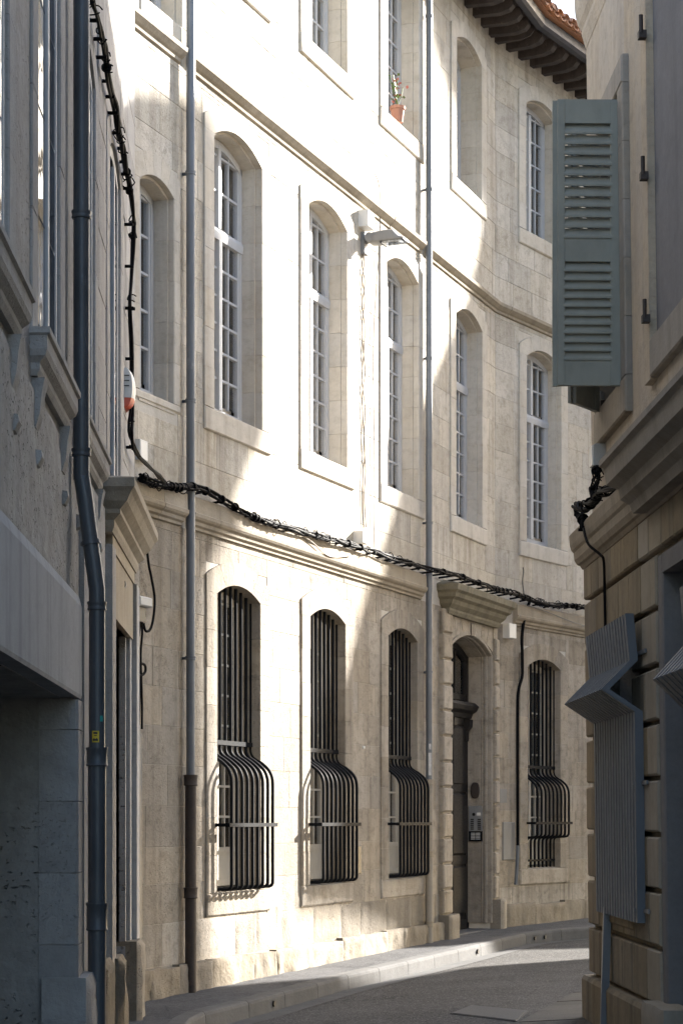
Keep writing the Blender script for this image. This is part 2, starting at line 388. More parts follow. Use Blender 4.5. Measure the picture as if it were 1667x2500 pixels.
for (px, py) in ((602, 2449), (1143, 2322), (1308, 2290), (1332, 2287)):   # weep holes in the kerb
    y = 1.68*5000/(py-2000); x = (px-833.5)/5000*y
    for _ in range(8): y = (1.6-(zs(y)-.07))*5000/(py-2000)
    x = kx(y)+.014
    MB().lathe((x, y, zs(y)-.075), [(.0, -.02), (.028, -.02), (.028, .012), (.0, .012)], 12, axis=(.93, -.36, 0)).build('kerb_drain_hole', 'black', walk)
gs = MB(); vs = []; fs = []
for i_, p in enumerate(kp):
    if p.y > 33: break
    t_ = (kp[min(i_+1, len(kp)-1)]-kp[max(i_-1, 0)]); t_.z = 0; t_.normalize(); nn = Vector((-t_.y, t_.x, 0))
    a_ = p-nn*.005; b_ = p-nn*.24
    vs += [(a_.x, a_.y, zs(p.y)-.142), (b_.x, b_.y, zroad(b_.x, b_.y)+.005)]
for i_ in range(len(vs)//2-1): fs.append((2*i_, 2*i_+2, 2*i_+3, 2*i_+1))
gut_o = gs.add(vs, fs).build('road_gutter', 'kerb'); gut_o['kind'] = 'structure'
# paving slabs beside the right building
def on_road(px, py):
    y = 18.
    for _ in range(8):
        x = (px-833.5)/5000*y; y = (1.6-zroad(x, y))*5000/(py-2000)
    return (px-833.5)/5000*y, y
pa, pb = on_road(1311, 2472), on_road(1452, 2393)
def edge_x(y): return pa[0]+(pb[0]-pa[0])*(y-pa[1])/(pb[1]-pa[1])
ya_, yb_ = 13.0, pb[1]+1.5
def slab_sheet(q, h0, h1): return MB().add([(a, c, zroad(a, c)+h0) for a, c in q]+[(a, c, zroad(a, c)+h1) for a, c in q], [(4, 5, 6, 7), (0, 1, 5, 4), (1, 2, 6, 5), (2, 3, 7, 6), (3, 0, 4, 7)])
pav_o = slab_sheet([(edge_x(ya_), ya_), (3.0, ya_), (3.0, yb_), (edge_x(yb_), yb_)], -.03, .004).build('side_pavement', 'asphalt'); pav_o['kind'] = 'structure'
y = ya_
while y < yb_-.1:
    h = random.uniform(.38, .5); e0, e1 = edge_x(y), edge_x(y+h); x = 0.; first = True
    while e0+x < 2.9:
        wd = random.uniform(.45, .75); g = .005
        q = [(e0+x+g, y+g), (e0+x+wd-g, y+g), (e1+x+wd-g, y+h-g), (e1+x+g, y+h-g)]
        slab_sheet(q, .0, random.uniform(.008, .013)).build('paving_slab', 'slab', pav_o); x += wd
    y += h
# manhole cover
co = [on_road(*p) for p in ((1104, 2476), (1258, 2494), (1285, 2470), (1152, 2457))]
cx_ = sum(c[0] for c in co)/4; cy_ = sum(c[1] for c in co)/4
mh = thing('manhole_cover', 'flat grey rectangular cast iron access cover set in the asphalt road', 'manhole cover', (cx_, cy_, zroad(cx_, cy_)))
def quad_slab(co, z0, z1, sh):
    c = [(cx_+(x-cx_)*sh, cy_+(y-cy_)*sh) for x, y in co]
    return MB().add([(x, y, zroad(x, y)+z0) for x, y in c]+[(x, y, zroad(x, y)+z1) for x, y in c],
                    [(4, 5, 6, 7), (0, 1, 5, 4), (1, 2, 6, 5), (2, 3, 7, 6), (3, 0, 4, 7)])
quad_slab(co, -.02, .012, 1.0).build('cover_plate', 'mh', mh)
quad_slab(co, -.02, .008, 1.06).build('cover_frame', 'kerb', mh)

# ------------------------------------------------------------------ arched window with dressed stone surround
def arch_y(a, rise): return rise*(1-(2*a-1)**2)
def frame_matrix(fr, s, d, z):
    o = fr(s, d, z); ex = (fr(s+.01, d, z)-o)*100; ed = (fr(s, d+.01, z)-o)*100; ez = (fr(s, d, z+.01)-o)*100
    m = Matrix.Identity(4)
    for i in range(3): m[i][0] = ex[i]; m[i][1] = ed[i]; m[i][2] = ez[i]; m[i][3] = o[i]
    return m
PANE = {}
def pane_mesh(wd, ht, mat):
    k = (round(wd, 3), round(ht, 3), mat)
    if k not in PANE:
        mb = MB().box(-wd/2, wd/2, -.003, .003, -ht/2, ht/2)
        me = bpy.data.meshes.new('pane'); me.from_pydata(mb.v, [], mb.f)
        bm = bmesh.new(); bm.from_mesh(me); bmesh.ops.recalc_face_normals(bm, faces=bm.faces); bm.to_mesh(me); bm.free()
        me.materials.append(M[mat]); PANE[k] = me
    return PANE[k]
def surround(par, fr, s0, s1, z0, zp, rise, b=.22, eo=.13, bt=.19, proud=.022, sill=.22, rev=.26, reb=(.05, .025), mat='lime_smooth', nv=5, step=.36, sillrun=.0):
    bd, bs = reb
    # sill
    mb = MB(fr).block(s0-b, s1+b, -.06, proud+.006, z0-sill, z0-.002, .014, .004)
    mb.prism([(-rev-.1, z0-.1), (-rev-.1, z0+.05), (-.055, z0+.012), (proud-.004, z0-.004), (proud-.004, z0-.1)], [s0-.02, s1+.02])
    mb.build('sill', mat, par)
    n_ = max(2, round((zp-z0)/step)); h = (zp-z0)/n_
    for sg in (0, 1):
        for k in range(n_):
            za, zb = z0+k*h+.0015, z0+(k+1)*h-.0015
            pl = [(-b, -.03), (-b, proud-.008), (-b+.008, proud), (-.008, proud), (0, proud-.008), (0, -bd), (bs, -bd), (bs, -rev), (-.1, -rev), (-.1, -.03)]
            j = random.uniform(-.002, .002)
            if sg == 0: pl = [(s0+x, d+j) for x, d in pl]
            else: pl = [(s1-x, d+j) for x, d in pl]
            MB(fr).plan(pl, za, zb).build('jamb_stone', mat, par)
    w_ = s1-s0
    def sec(a, spring=False):
        I = (s0+a*w_, zp+arch_y(a, rise)); I2 = (s0+bs+a*(w_-2*bs), zp+arch_y(a, rise)-bs*(1 if not spring else 0)*min(1, 6*a*(1-a)+.25)+0)
        O = (s0-b+a*(w_+2*b), zp+eo+arch_y(a, rise+bt-eo)); 
        if spring: O = (s0-b if a < .5 else s1+b, zp); I2 = (s0+bs if a < .5 else s1-bs, zp)
        Om = (I[0]+(O[0]-I[0])*.45, I[1]+(O[1]-I[1])*.45)
        return [(O[0], -.03, O[1]), (O[0], proud, O[1]), (I[0], proud, I[1]), (I[0], -bd, I[1]), (I2[0], -bd, I2[1]), (I2[0], -rev, I2[1]), (Om[0], -rev, Om[1]), (Om[0], -.03, Om[1])]
    for k in range(nv):
        a0, a1 = k/nv+.0012, (k+1)/nv-.0012
        secs = [sec(a0+(a1-a0)*q/4) for q in range(5)]
        if k == 0: secs = [sec(0, True)]+secs
        if k == nv-1: secs = secs+[sec(1, True)]
        MB(fr).loft(secs).build('arch_stone', mat, par)
def glazing(par_mb, par, fr, s0, s1, z0, zp, rise, df, cols, rows, transom=None, toprows=2, apron=0., mat='white', gmat='glass', fw=.05, visible_from=0., curtain='curtain'):
    """fills par_mb with frame + glazing bars; returns list of panes to make"""
    w_ = s1-s0
    top = lambda s: zp+arch_y(min(1, max(0, (s-s0)/w_)), rise)
    d0, d1 = df-.03, df+.03
    par_mb.fr = fr
    par_mb.box(s0, s0+fw, d0, d1, z0, zp+.01); par_mb.box(s1-fw, s1, d0, d1, z0, zp+.01); par_mb.box(s0+fw, s1-fw, d0, d1, z0, z0+.06)
    secs = []
    for q in range(13):
        a = q/12; s = s0+a*w_; zt = zp+arch_y(a, rise)
        secs.append([(s, d0, zt-.075), (s, d1, zt-.075), (s, d1, zt), (s, d0, zt)])
    par_mb.loft(secs)
    mid = (s0+s1)/2; panes = []
    par_mb.box(mid-.035, mid+.035, d0+.005, d1+.012, z0+.06, (transom if transom else zp)-.0)
    par_mb.box(s0+fw, s0+fw+.035, d0+.01, d1-.008, z0+.06, zp); par_mb.box(s1-fw-.035, s1-fw, d0+.01, d1-.008, z0+.06, zp)
    bands = [(z0+.10+apron, (transom-.05) if transom else zp-.03, rows)]
    if apron: par_mb.box(s0+fw, s1-fw, d0+.012, d1-.012, z0+.06, z0+.06+apron); par_mb.box(s0+fw, s1-fw, d0, d1+.01, z0+.05+apron, z0+.10+apron)
    if transom:
        par_mb.prism([(d0, transom-.05), (d1+.01, transom-.05), (d1+.014, transom-.02), (d1+.018, transom+.02), (d1+.012, transom+.04), (d1+.004, transom+.06), (d0, transom+.06)], [s0, s1])
        par_mb.box(mid-.03, mid+.03, d0+.005, d1+.005, transom+.07, zp+rise-.03)
        bands.append((transom+.085, zp-.02, toprows))
    for bi, (za, zb, nr) in enumerate(bands):
        for lf in (0, 1):
            a0 = (s0+fw+.035) if lf == 0 else mid+.035; a1 = mid-.035 if lf == 0 else (s1-fw-.035)
            cw = (a1-a0)/cols; rh = (zb-za)/nr
            tz = zb if bi == 0 and transom else zp+rise*.72
            for c_ in range(1, cols): par_mb.box(a0+c_*cw-.011, a0+c_*cw+.011, df-.014, df+.016, za, tz)
            for r_ in range(1, nr+(0 if (bi == 0 and transom) else 1)): par_mb.box(a0, a1, df-.013, df+.015, za+r_*rh-.011, za+r_*rh+.011)
            for c_ in range(cols):
                for r_ in range(nr):
                    panes.append((a0+(c_+.5)*cw, za+(r_+.5)*rh, cw-.02, rh-.02))
                if not (bi == 0 and transom):
                    ac = a0+(c_+.5)*cw; ht = top(ac)-zb-.06
                    if ht > .04: panes.append((ac, zb+ht/2, cw-.02, ht))
    return panes
def make_window(bld, fr, s0, s1, z0, zp, rise, rev=.26, cols=2, rows=6, transom=None, toprows=2, apron=0., mat='white', gmat='glass', vis=0., curtain=True, smat='lime_smooth', name='window', **kw):
    mb = MB(fr); bs = kw.get('reb', (.05, .025))[1]
    panes = glazing(mb, None, fr, s0+bs+.002, s1-bs-.002, z0+.045, zp, rise-.03, -rev+.045, cols, rows, transom, toprows, apron, mat, gmat)
    wnd = mb.build(name, mat, bld)
    for s, z, pw, ph in panes:
        if (s-s0)/(s1-s0) < vis: continue
        put('pane', pane_mesh(pw, ph, gmat), wnd, mw=frame_matrix(fr, s, -rev+.045, z))
    if curtain:
        cb = MB(fr); n_ = 40; vsx = []
        for i in range(n_+1):
            s = s0+.06+(s1-s0-.12)*i/n_; dd = -rev-.035+.018*math.sin(i*1.3)+.008*math.sin(i*3.1)
            vsx.append([(s, dd, z0+.08), (s, dd-.004, z0+.08), (s, dd-.004, zp+rise-.03), (s, dd, zp+rise-.03)])
        cb.loft(vsx).build('curtain', 'curtain', wnd)
    surround(wnd, fr, s0, s1, z0, zp, rise, rev=rev, mat=smat, **kw)
    return wnd

# ------------------------------------------------------------------ main building
MBL = thing('stone_building', 'long pale limestone building with rows of arched windows, curving away to the right', 'building', tuple(FM(2, 0, 0)))
SA, SB = -4.2, 15.5
WIN_U = [(-.62, .50), (1.74, 2.86), (4.15, 5.27), (6.75, 7.86), (9.42, 10.50)]
WIN_T = [(-.62, .50), (1.74, 2.86), (4.15, 5.27), (6.77, 7.84), (9.40, 10.42)]
WIN_G = [(-.56, .46), (1.79, 2.81), (4.21, 5.24), (9.45, 10.47)]
ZU, ZT, ZG = (5.49, 8.10, .15), (9.85, 11.64, .13), (.90, 3.75, .12)
DOOR = (6.50, 8.25, .10, 3.80, .20)
holes = []; solid = []
def hole_for(s0, s1, z0, zp, rise, b=.22, sill=.22):
    holes.append((s0-.03, s1+.03, z0-.02, zp+rise+.06)); solid.append((s0-b+.01, s1+b-.01, z0-sill+.01, zp+rise+.16))
for s0, s1 in WIN_U: hole_for(s0, s1, *ZU)
for s0, s1 in WIN_T: hole_for(s0, s1, *ZT)
for s0, s1 in WIN_G: hole_for(s0, s1, *ZG)
hole_for(-2.15, -1.47, 5.38, 7.24, .10, .1, .2); hole_for(-2.02, -1.32, 8.86, 10.6, .1, .1, .16)
holes.append((DOOR[0]-.03, DOOR[1]+.03, -.3, DOOR[3]+DOOR[4]+.06)); solid.append((DOOR[0]-.38, DOOR[1]+.22, -.5, 4.2))
wb = MB(FM)
rects = rect_sub([(SA, TK, -.4, 12.4), (TK, SB, -.4, 12.4)], holes)
for a0, a1, z0, z1 in rects: wb.box(a0, a1, -.3, -.002, z0, z1)
wall = wb.build('wall', 'mortar', MBL)
# shell: back, ends, ceiling, roof slab
sb = MB(FM)
sb.prism([(-6, -.4), (-5.7, -.4), (-5.7, 12.4), (-6, 12.4)], [SA, TK, SB]); sb.prism([(-6, 12.41), (.3, 12.41), (.3, 12.46), (-6, 13.6)], [SA, TK, SB])
sb.prism([(-6, 4.9), (-.31, 4.9), (-.31, 5.0), (-6, 5.0)], [SA, TK, SB]); sb.prism([(-6, 9.2), (-.31, 9.2), (-.31, 9.3), (-6, 9.3)], [SA, TK, SB])
sb.box(SA, SA+.3, -5.7, -.3, -.4, 12.4); sb.box(SB-.3, SB, -5.7, -.3, -.4, 12.4)
sb.build('inner_shell', 'room', MBL)
# ashlar blocks
zc = -.2; blocks = []; k = 0
cs = [(-.2, .28), (.28, .66), (.66, 1.02)]
z = 1.02
while z < 4.28: h = random.choice((.33, .35, .37)); cs.append((z, min(z+h, 4.28))); z += h
z = 4.6
while z < 8.5: h = random.choice((.33, .35, .37)); cs.append((z, min(z+h, 8.5))); z += h
z = 8.68
while z < 12.4: h = random.choice((.33, .35, .37)); cs.append((z, min(z+h, 12.4))); z += h
for z0, z1 in cs:
    if z1-z0 < .05: continue
    for A_, B_ in ((-3.2, TK), (TK, 14.0)):
        s = A_-random.uniform(0, .4)
        while s < B_:
            L = random.uniform(.5, .95); a0, a1 = max(s, A_), min(s+L, B_); s += L
            if a1-a0 < .06: continue
            for r_ in rect_sub([(a0, a1, z0, z1)], solid):
                if r_[1]-r_[0] > .03 and r_[3]-r_[2] > .03: blocks.append(r_)
def vis_area(r):
    p = FM((r[0]+r[1])/2, 0, (r[2]+r[3])/2); px = 833.5+5000*p.x/p.y; py = 2000-5000*(p.z-1.6)/p.y
    ok = 300 < px < 1450 and -20 < py < 2450
    return (r[1]-r[0])*(r[3]-r[2])/p.y**2*(1 if ok else .001)
blocks.sort(key=vis_area, reverse=True)
def blk(mb, r):
    z0, z1 = r[2], r[3]
    return mb.block(r[0]+.001, r[1]-.001, -.02, random.uniform(.0012, .004), z0+.001, z1-.001, .003, .0006)
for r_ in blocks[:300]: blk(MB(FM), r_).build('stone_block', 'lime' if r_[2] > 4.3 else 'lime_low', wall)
mb = MB(FM)
for r_ in blocks[300:]: blk(mb, r_)
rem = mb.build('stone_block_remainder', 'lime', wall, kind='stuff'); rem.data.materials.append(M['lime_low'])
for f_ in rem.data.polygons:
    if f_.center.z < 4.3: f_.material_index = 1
# base plinth of rough stones
pl = MB(FM).box(SA, 6.2, -.1, .03, -.3, .24).build('plinth', 'mortar', MBL)
s = -3.0
while s < 6.1:
    L = random.uniform(.55, 1.1); e = min(s+L, 6.1)
    zt = .27+random.uniform(-.012, .012)+.008*max(0, s)
    rough_grid(FM, s-.012, e+.012, -.12, zt, .085, 0, .03, .035, s*3.3, .014).build('plinth_stone', 'lime_old', pl); s += L
s = 8.7
while s < 13:
    L = random.uniform(.6, 1.2); e = s+L
    rough_grid(FM, s-.012, e+.012, -.1, .42+random.uniform(-.015, .015), .10, 0, .022, .04, s*2.1, .016).build('plinth_stone', 'lime_old', pl); s += L
# rough patches of the lower course (weathered) between plinth and sills
s = -1.0
while s < 6.0:
    L = random.uniform(.5, .9); e = min(s+L, 6.0)
    rough_grid(FM, s+.003, e-.003, .285, .665, .012, -.02, .008, .05, s*1.7+9, .012).build('weathered_block', 'lime_old' if s > 1.6 else 'lime_low', wall); s += L
# string courses
LSP = [(-.02, 4.27), (.03, 4.285), (.03, 4.31), (.055, 4.325), (.06, 4.355), (.085, 4.37), (.10, 4.39), (.105, 4.42), (.09, 4.43), (.085, 4.57), (.02, 4.60), (-.02, 4.60)]
USP = [(-.02, 8.50), (.025, 8.515), (.028, 8.545), (.05, 8.56), (.075, 8.585), (.09, 8.60), (.095, 8.64), (.03, 8.67), (-.02, 8.68)]
def string(prof, a, b, mat):
    st = [a, b] if not (a < TK < b) else [a, TK, b]
    part = MB(FM).prism([(min(d, .015), z) for d, z in prof], st).build('string_course', 'mortar', MBL)
    s = a
    while s < b-.01:
        e = min(b, s+random.uniform(.9, 1.5))
        if b-e < .4: e = b
        st = [s+.0015, e-.0015]
        if s < TK < e: st = [s+.0015, TK, e-.0015]
        j = random.uniform(-.003, .003)
        MB(FM).prism([(d+j, z) for d, z in prof], st).build('moulded_stone', mat, part); s = e
string(LSP, SA, -1.35, 'mould'); string(LSP, -1.21, 5.37, 'mould'); string(LSP, 9.0, 14, 'mould')
string(USP, SA, -1.35, 'mould'); string(USP, -1.21, 5.37, 'mould'); string(USP, 5.53, 14, 'mould')
# windows
for i, (s0, s1) in enumerate(WIN_U):
    make_window(MBL, FM, s0, s1, *ZU, rows=6, transom=7.30, toprows=2, vis=.3)
for i, (s0, s1) in enumerate(WIN_T):
    make_window(MBL, FM, s0, s1, *ZT, rows=5, vis=.3, rev=.34 if i == 3 else .27)
make_window(MBL, FM, -2.15, -1.47, 5.38, 7.24, .10, rows=5, cols=1, vis=.2, b=.13, bt=.2, eo=.18, sill=.08, proud=.010)
make_window(MBL, FM, -2.02, -1.32, 8.86, 10.6, .10, rows=5, cols=1, vis=.2, b=.13, bt=.2, eo=.18, sill=.16, proud=.014)
gl = ['iron bars']
for i, (s0, s1) in enumerate(WIN_G):
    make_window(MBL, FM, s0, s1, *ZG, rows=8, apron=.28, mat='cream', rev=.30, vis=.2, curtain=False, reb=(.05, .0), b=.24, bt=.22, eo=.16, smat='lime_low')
# window grilles
def grille(s0, s1, last=False):
    dT, dB = -.085, .15
    z_band, z_low = 2.34, 1.545
    gb = MB(FM)
    gb.box(s0-.05, s1+.09, dB-.02, dB+.022, z_low-.018, z_low+.018)
    g = gb.build('window_grille', 'bar', MBL)
    MB(FM).box(s0-.02, s1+.02, dT-.022, dT+.022, z_band-.022, z_band+.022).build('cross_bar', 'bar', g)
    for a in (s0-.05, s1+.06): MB(FM).box(a, a+.03, -.02, dB-.021, z_low-.016, z_low+.016).build('wall_tie', 'bar', g)
    if last: MB(FM).box(s0, s1, dT-.02, dT+.02, 1.0, 1.03).build('cross_bar', 'bar', g)
    nb = 9
    for k in range(nb):
        s = s0+.04+(s1-s0-.03)*k/(nb-1)
        tp = ZG[1]+arch_y(min(.98, max(.02, (s-s0)/(s1-s0))), ZG[2])-.0
        P = [(dT, tp), (dT, 3.2), (dT, 2.6), (dT, 2.36), (dT, 2.27), (dT+.03, 2.215), (dT+.09, 2.175), (dT+.15, 2.13), (dT+.195, 2.085), (dB-.012, 2.03), (dB, 1.95), (dB, 1.7), (dB, 1.4), (dB, 1.2)]
        if last: P += [(dB, 1.12), (dB-.01, 1.33-.24), (dB-.05, 1.335-.275)]; P = P[:-3]+[(dB, 1.42), (dB-.012, 1.375), (dB-.05, 1.35), (dT+.05, 1.34), (dT+.01, 1.315), (dT, 1.27), (dT, 1.1), (dT, .91)]; P = [p for i_, p in enumerate(P) if not (i_ in (12, 13))]
        else: P += [(dB, 1.0), (dB-.006, .955), (dB-.03, .935), (dB-.08, .93), (-.05, .93)]
        pts = [FM(s, d, z) for d, z in P]
        MB().tube(spline(pts, 3), .0165, 8).build('bar', 'bar', g)
    return g
for i, (s0, s1) in enumerate(WIN_G): grille(s0, s1, i == 3)
# keystone crack plate over first grille
# ---- doorway
d0s, d1s, dz0, dzp, drise = DOOR
dr = MB(FF)
rev = .30
dr.box(d0s+.05, d1s-.05, -rev-.06, -rev, dz0-.05, 2.98)
door = dr.build('door', 'door', MBL)
mb = MB(FF); mid = (d0s+d1s)/2
for a0, a1 in ((d0s+.08, mid-.02), (mid+.02, d1s-.08)):
    for z0, z1 in ((.32, .98), (1.12, 1.95), (2.05, 2.85)):
        MB(FF).block(a0+.1, a1-.1, -rev, -rev+.03, z0, z1, .03).build('door_panel', 'door', door)
    mb.box(a0, a0+.09, -rev, -rev+.018, .14, 2.95); mb.box(a1-.09, a1, -rev, -rev+.018, .14, 2.95)
    for z in (.14, 1.0, 1.97, 2.87): mb.box(a0, a1, -rev, -rev+.018, z, z+.11)
mb.box(mid-.05, mid+.05, -rev, -rev+.05, .14, 2.95)
mb.build('door_stiles', 'door', door)
MB(FF).prism([(-rev-.04, 2.94), (-rev+.05, 2.96), (-rev+.07, 3.02), (-rev+.13, 3.06), (-rev+.16, 3.12), (-rev+.10, 3.17), (-rev-.04, 3.18)], [d0s+.02, d1s-.02]).build('transom_cornice', 'door', door)
for a in (d1s-.2, mid, d0s+.12):
    MB(FF).prism([(-rev, 2.62), (-rev+.05, 2.66), (-rev+.05, 2.78), (-rev+.10, 2.84), (-rev+.11, 2.94), (-rev, 2.95)], [a-.05, a+.07]).build('corbel', 'door', door)
mb = MB(FF); secs = []
for q in range(13):
    a = q/12; s = d0s+.03+a*(d1s-d0s-.06); zt = dzp+arch_y(a, drise)-.02
    secs.append([(s, -rev-.04, zt-.09), (s, -rev+.01, zt-.09), (s, -rev+.01, zt), (s, -rev-.04, zt)])
mb.loft(secs); mb.box(d0s+.03, d0s+.12, -rev-.04, -rev+.01, 3.15, dzp); mb.box(d1s-.12, d1s-.03, -rev-.04, -rev+.01, 3.15, dzp); mb.box(mid-.03, mid+.03, -rev-.04, -rev+.01, 3.15, dzp+drise-.05)
mb.box(mid+.3, mid+.33, -rev-.03, -rev, 3.15, dzp+.05); mb.box(d0s+.1, d1s-.1, -rev-.03, -rev, 3.2, 3.28)
mb.build('fanlight_frame', 'door', door)
MB(FF).box(d0s+.05, d1s-.05, -rev-.035, -rev-.03, 3.15, dzp+.12).build('fanlight_pane', 'glass', door)
MB(FF).box(d0s-.1, d1s+.1, -1.6, -1.55, 0, 4.2).build('hall_panel', 'room', door)
# door surround: moulded jambs + arch, rusticated pilasters, threshold
def sweep_surround(fr, s0, s1, z0, zp, rise, plan, rev_, name, mat, par):
    """plan: list of (offset from opening edge inwards(+)/outwards(-), d) closed polygon"""
    secs = []
    path = [(s0, z0, -1, 0), (s0, zp, -1, 0)]
    for q in range(1, 16):
        a = q/16; ang = math.pi*(1-a)
        path.append((s0+a*(s1-s0), zp+arch_y(a, rise), math.cos(ang)*.9, math.sin(ang)*.75+.25))
    path += [(s1, zp, 1, 0), (s1, z0, 1, 0)]
    for s, z, nx_, nz_ in path:
        l = math.hypot(nx_, nz_); secs.append([(s+nx_/l*o, d, z+nz_/l*o) for o, d in plan])
    return MB(fr).loft(secs).build(name, mat, par)
sweep_surround(FF, d0s, d1s, dz0+.1, dzp, drise, [(.06, -.03), (.06, .03), (.01, .035), (0, .02), (0, -.03), (-.012, -.04), (-.012, -.07), (.004, -.08), (.004, -.10), (-.008, -.105), (0, -.12), (0, -rev-.02), (.05, -rev-.02), (.05, -.03)], rev, 'door_architrave', 'lime_low', door)
for sd_, (a0, a1) in enumerate(((d0s-.40, d0s-.055), (d1s+.062, d1s+.24))):
    z = .40 if sd_ == 0 else .52; k = 0
    rough_grid(FF, a0-.03, a1+.03, -.1, z, .17, -.05, .012, .04, a0, .03).build('pilaster_base', 'lime_old', door)
    while z < 3.98:
        MB(FF).block(a0, a1, -.05, .075, z+.012, z+.305, .016, .003).build('pilaster_block', 'lime_low', door)
        MB(FF).box(a0+.015, a1-.015, -.05, .045, z-.012, z+.012).build('pilaster_joint', 'mould', door); z += .322
n_ = 7
for k in range(n_):                                 # flat arch stones over the doorway
    a0 = d0s-.05+(d1s-d0s+.10)*k/n_+.003; a1 = d0s-.05+(d1s-d0s+.10)*(k+1)/n_-.003
    f = lambda s: dzp+arch_y(min(1, max(0, (s-d0s)/(d1s-d0s))), drise)+.058
    sh = lambda s: (s-mid)*.12
    MB(FF).add([(a0, -.05, f(a0)), (a1, -.05, f(a1)), (a1+sh(a1), -.05, 4.2), (a0+sh(a0), -.05, 4.2), (a0, .03, f(a0)), (a1, .03, f(a1)), (a1+sh(a1), .03, 4.2), (a0+sh(a0), .03, 4.2)],
               [(0, 1, 2, 3), (4, 5, 6, 7), (0, 1, 5, 4), (1, 2, 6, 5), (2, 3, 7, 6), (3, 0, 4, 7)]).build('lintel_stone', 'lime_low', door)
MB(FF).block(mid-.07, mid+.07, 0, .045, 4.0, 4.17, .006).build('number_plate', 'iron', door)
for a0, a1 in ((d0s-.40, d0s-.055), (d1s+.062, d1s+.24)): MB(FF).box(a0, a1, -.05, .04, 3.97, 4.21).build('frieze_block', 'lime_low', door)
MB(FF).block(d0s-.2, d1s+.1, -1.2, .05, -.12, dz0+.02, .012).build('threshold', 'kerb', door)
HP = [(-.02, 4.19), (.09, 4.19), (.11, 4.23), (.11, 4.26), (.16, 4.31), (.18, 4.36), (.225, 4.39), (.24, 4.44), (.275, 4.47), (.285, 4.54), (.27, 4.555), (-.02, 4.63)]
hood = MB(FF)
hs0, hs1 = d0s-.52, d1s+.40
secs = []
for e, fac in ((hs0, 1), (hs1, 1)):
    pass
def hood_build(fr, a0, a1, prof, mat, par, name='door_hood', nst=1):
    """moulding that returns along both ends"""
    rings = []; P_ = prof
    dmax = P_[0][0]
    vsx = []; n = len(P_)
    path = []
    for (d, z) in P_: pass
    A_ = [[(a0-0*d+(-d+.0), 0, z) for d, z in P_]]
    sec1 = [(a0-max(d, 0)+.0, -.02, z) for d, z in P_]; sec2 = [(a0-max(d, 0), d, z) for d, z in P_]
    sec3 = [(a1+max(d, 0), d, z) for d, z in P_]; sec4 = [(a1+max(d, 0), -.02, z) for d, z in P_]
    return MB(fr).loft([sec1, sec2, sec3, sec4]).build(name, mat, par)
hood_build(FF, d0s-.20, d1s+.05, HP, 'moss', MBL)
# ---- eaves: rafters, board, gutter, tiles
ev = MB(FM).prism([(-.3, 12.38), (.62, 12.36), (.62, 12.40), (-.3, 12.43)], [SA, TK, 14.5]).build('eaves_board', 'wood', MBL)
s = -2.9
raf = [s+.36*i for i in range(32)]+[TK+.02]+[TK+.36*i for i in range(1, 15)]
for s in sorted(raf):
    if s > 13.2: continue
    fr = FM
    mb = MB(fr); hw = .055
    pr = [(-.3, 12.20), (.36, 12.17), (.50, 12.20), (.555, 12.26), (.555, 12.355), (-.3, 12.375)]
    mb.prism(pr, [s-hw, s+hw] if not (s-hw < TK < s+hw) else [s-hw, TK, s+hw]).build('rafter', 'wood', ev)
gut = [(.58, 12.30), (.60, 12.275), (.68, 12.275), (.715, 12.31), (.72, 12.42), (.70, 12.43), (.70, 12.33), (.58, 12.33)]
MB(FM).prism(gut, [SA, TK, 14.5]).build('gutter', 'gutter', MBL)
roof = MB(FM).prism([(.3, 12.47), (.78, 12.44), (.78, 12.46), (-5.9, 14.6), (-6.0, 14.5), (.2, 12.48)], [SA, TK, 14.5]).build('roof', 'tile', MBL)
def tile(s, d_out, z_out, d_in, z_in, r, up=True):
    secs = []
    for q in range(2):
        d, z = (d_out, z_out) if q == 0 else (d_in, z_in); rr = r*(1 if q == 0 else .8)
        sec = []
        for k in range(9):
            a = math.pi*k/8; sec.append((s+rr*math.cos(a), d, z+(rr*.75*math.sin(a) if up else -rr*.55*math.sin(a)+.03)))
        for k in range(8, -1, -1):
            a = math.pi*k/8; r2 = rr-.014; sec.append((s+r2*math.cos(a), d, z-.002+(r2*.75*math.sin(a) if up else -(r2)*.55*math.sin(a)+.045)))
        secs.append(sec)
    return MB(FM).loft(secs)
s = 5.2
while s < 13.5:
    if abs(s-TK) > .085:
        tile(s, .86+random.uniform(-.015, .015), 12.50, .3, 12.66, .092).build('roof_tile', 'tile', roof)
        if abs(s+.1-TK) > .085: tile(s+.10, .84, 12.455, .3, 12.61, .085, False).build('roof_tile', 'tile', roof)
    s += .2

# ------------------------------------------------------------------ left building
LB = thing('left_house', 'shadowed grey house with garage opening, tall windows and a corniced doorway at left', 'house', (-1.7, 13, 0))
LW = [(5.95, 6.95), (8.10, 9.15), (10.25, 11.30), (12.40, 13.45), (14.6, 15.6)]
lholes = [(a-.02, b+.02, 3.98, 6.62) for a, b in LW]
LD = (14.75, 16.25, 0, 3.05)
lholes += [(LD[0], LD[1], -.5, LD[3]), (8.15, 11.42, -.5, 2.275)]
LEND = 17.2
wb = MB(FL)
for a0, a1, z0, z1 in rect_sub([(4, 11.9, -.5, 8.6), (11.9, LEND, -.5, 8.6)], lholes): wb.box(a0, a1, -.35, 0, z0, z1)
lwall = wb.build('wall', 'rough', LB)
MB(FL).box(4, LEND, -5, -4.7, -.5, 8.6).box(4, LEND, -5, .05, 8.61, 8.8).box(LEND-.3, LEND, -4.7, -.352, -.5, 8.6).box(4, 4.3, -4.7, -.352, -.5, 8.6).box(4.3, LEND-.3, -4.7, -.36, 3.0, 3.1).build('inner_shell', 'room', LB)
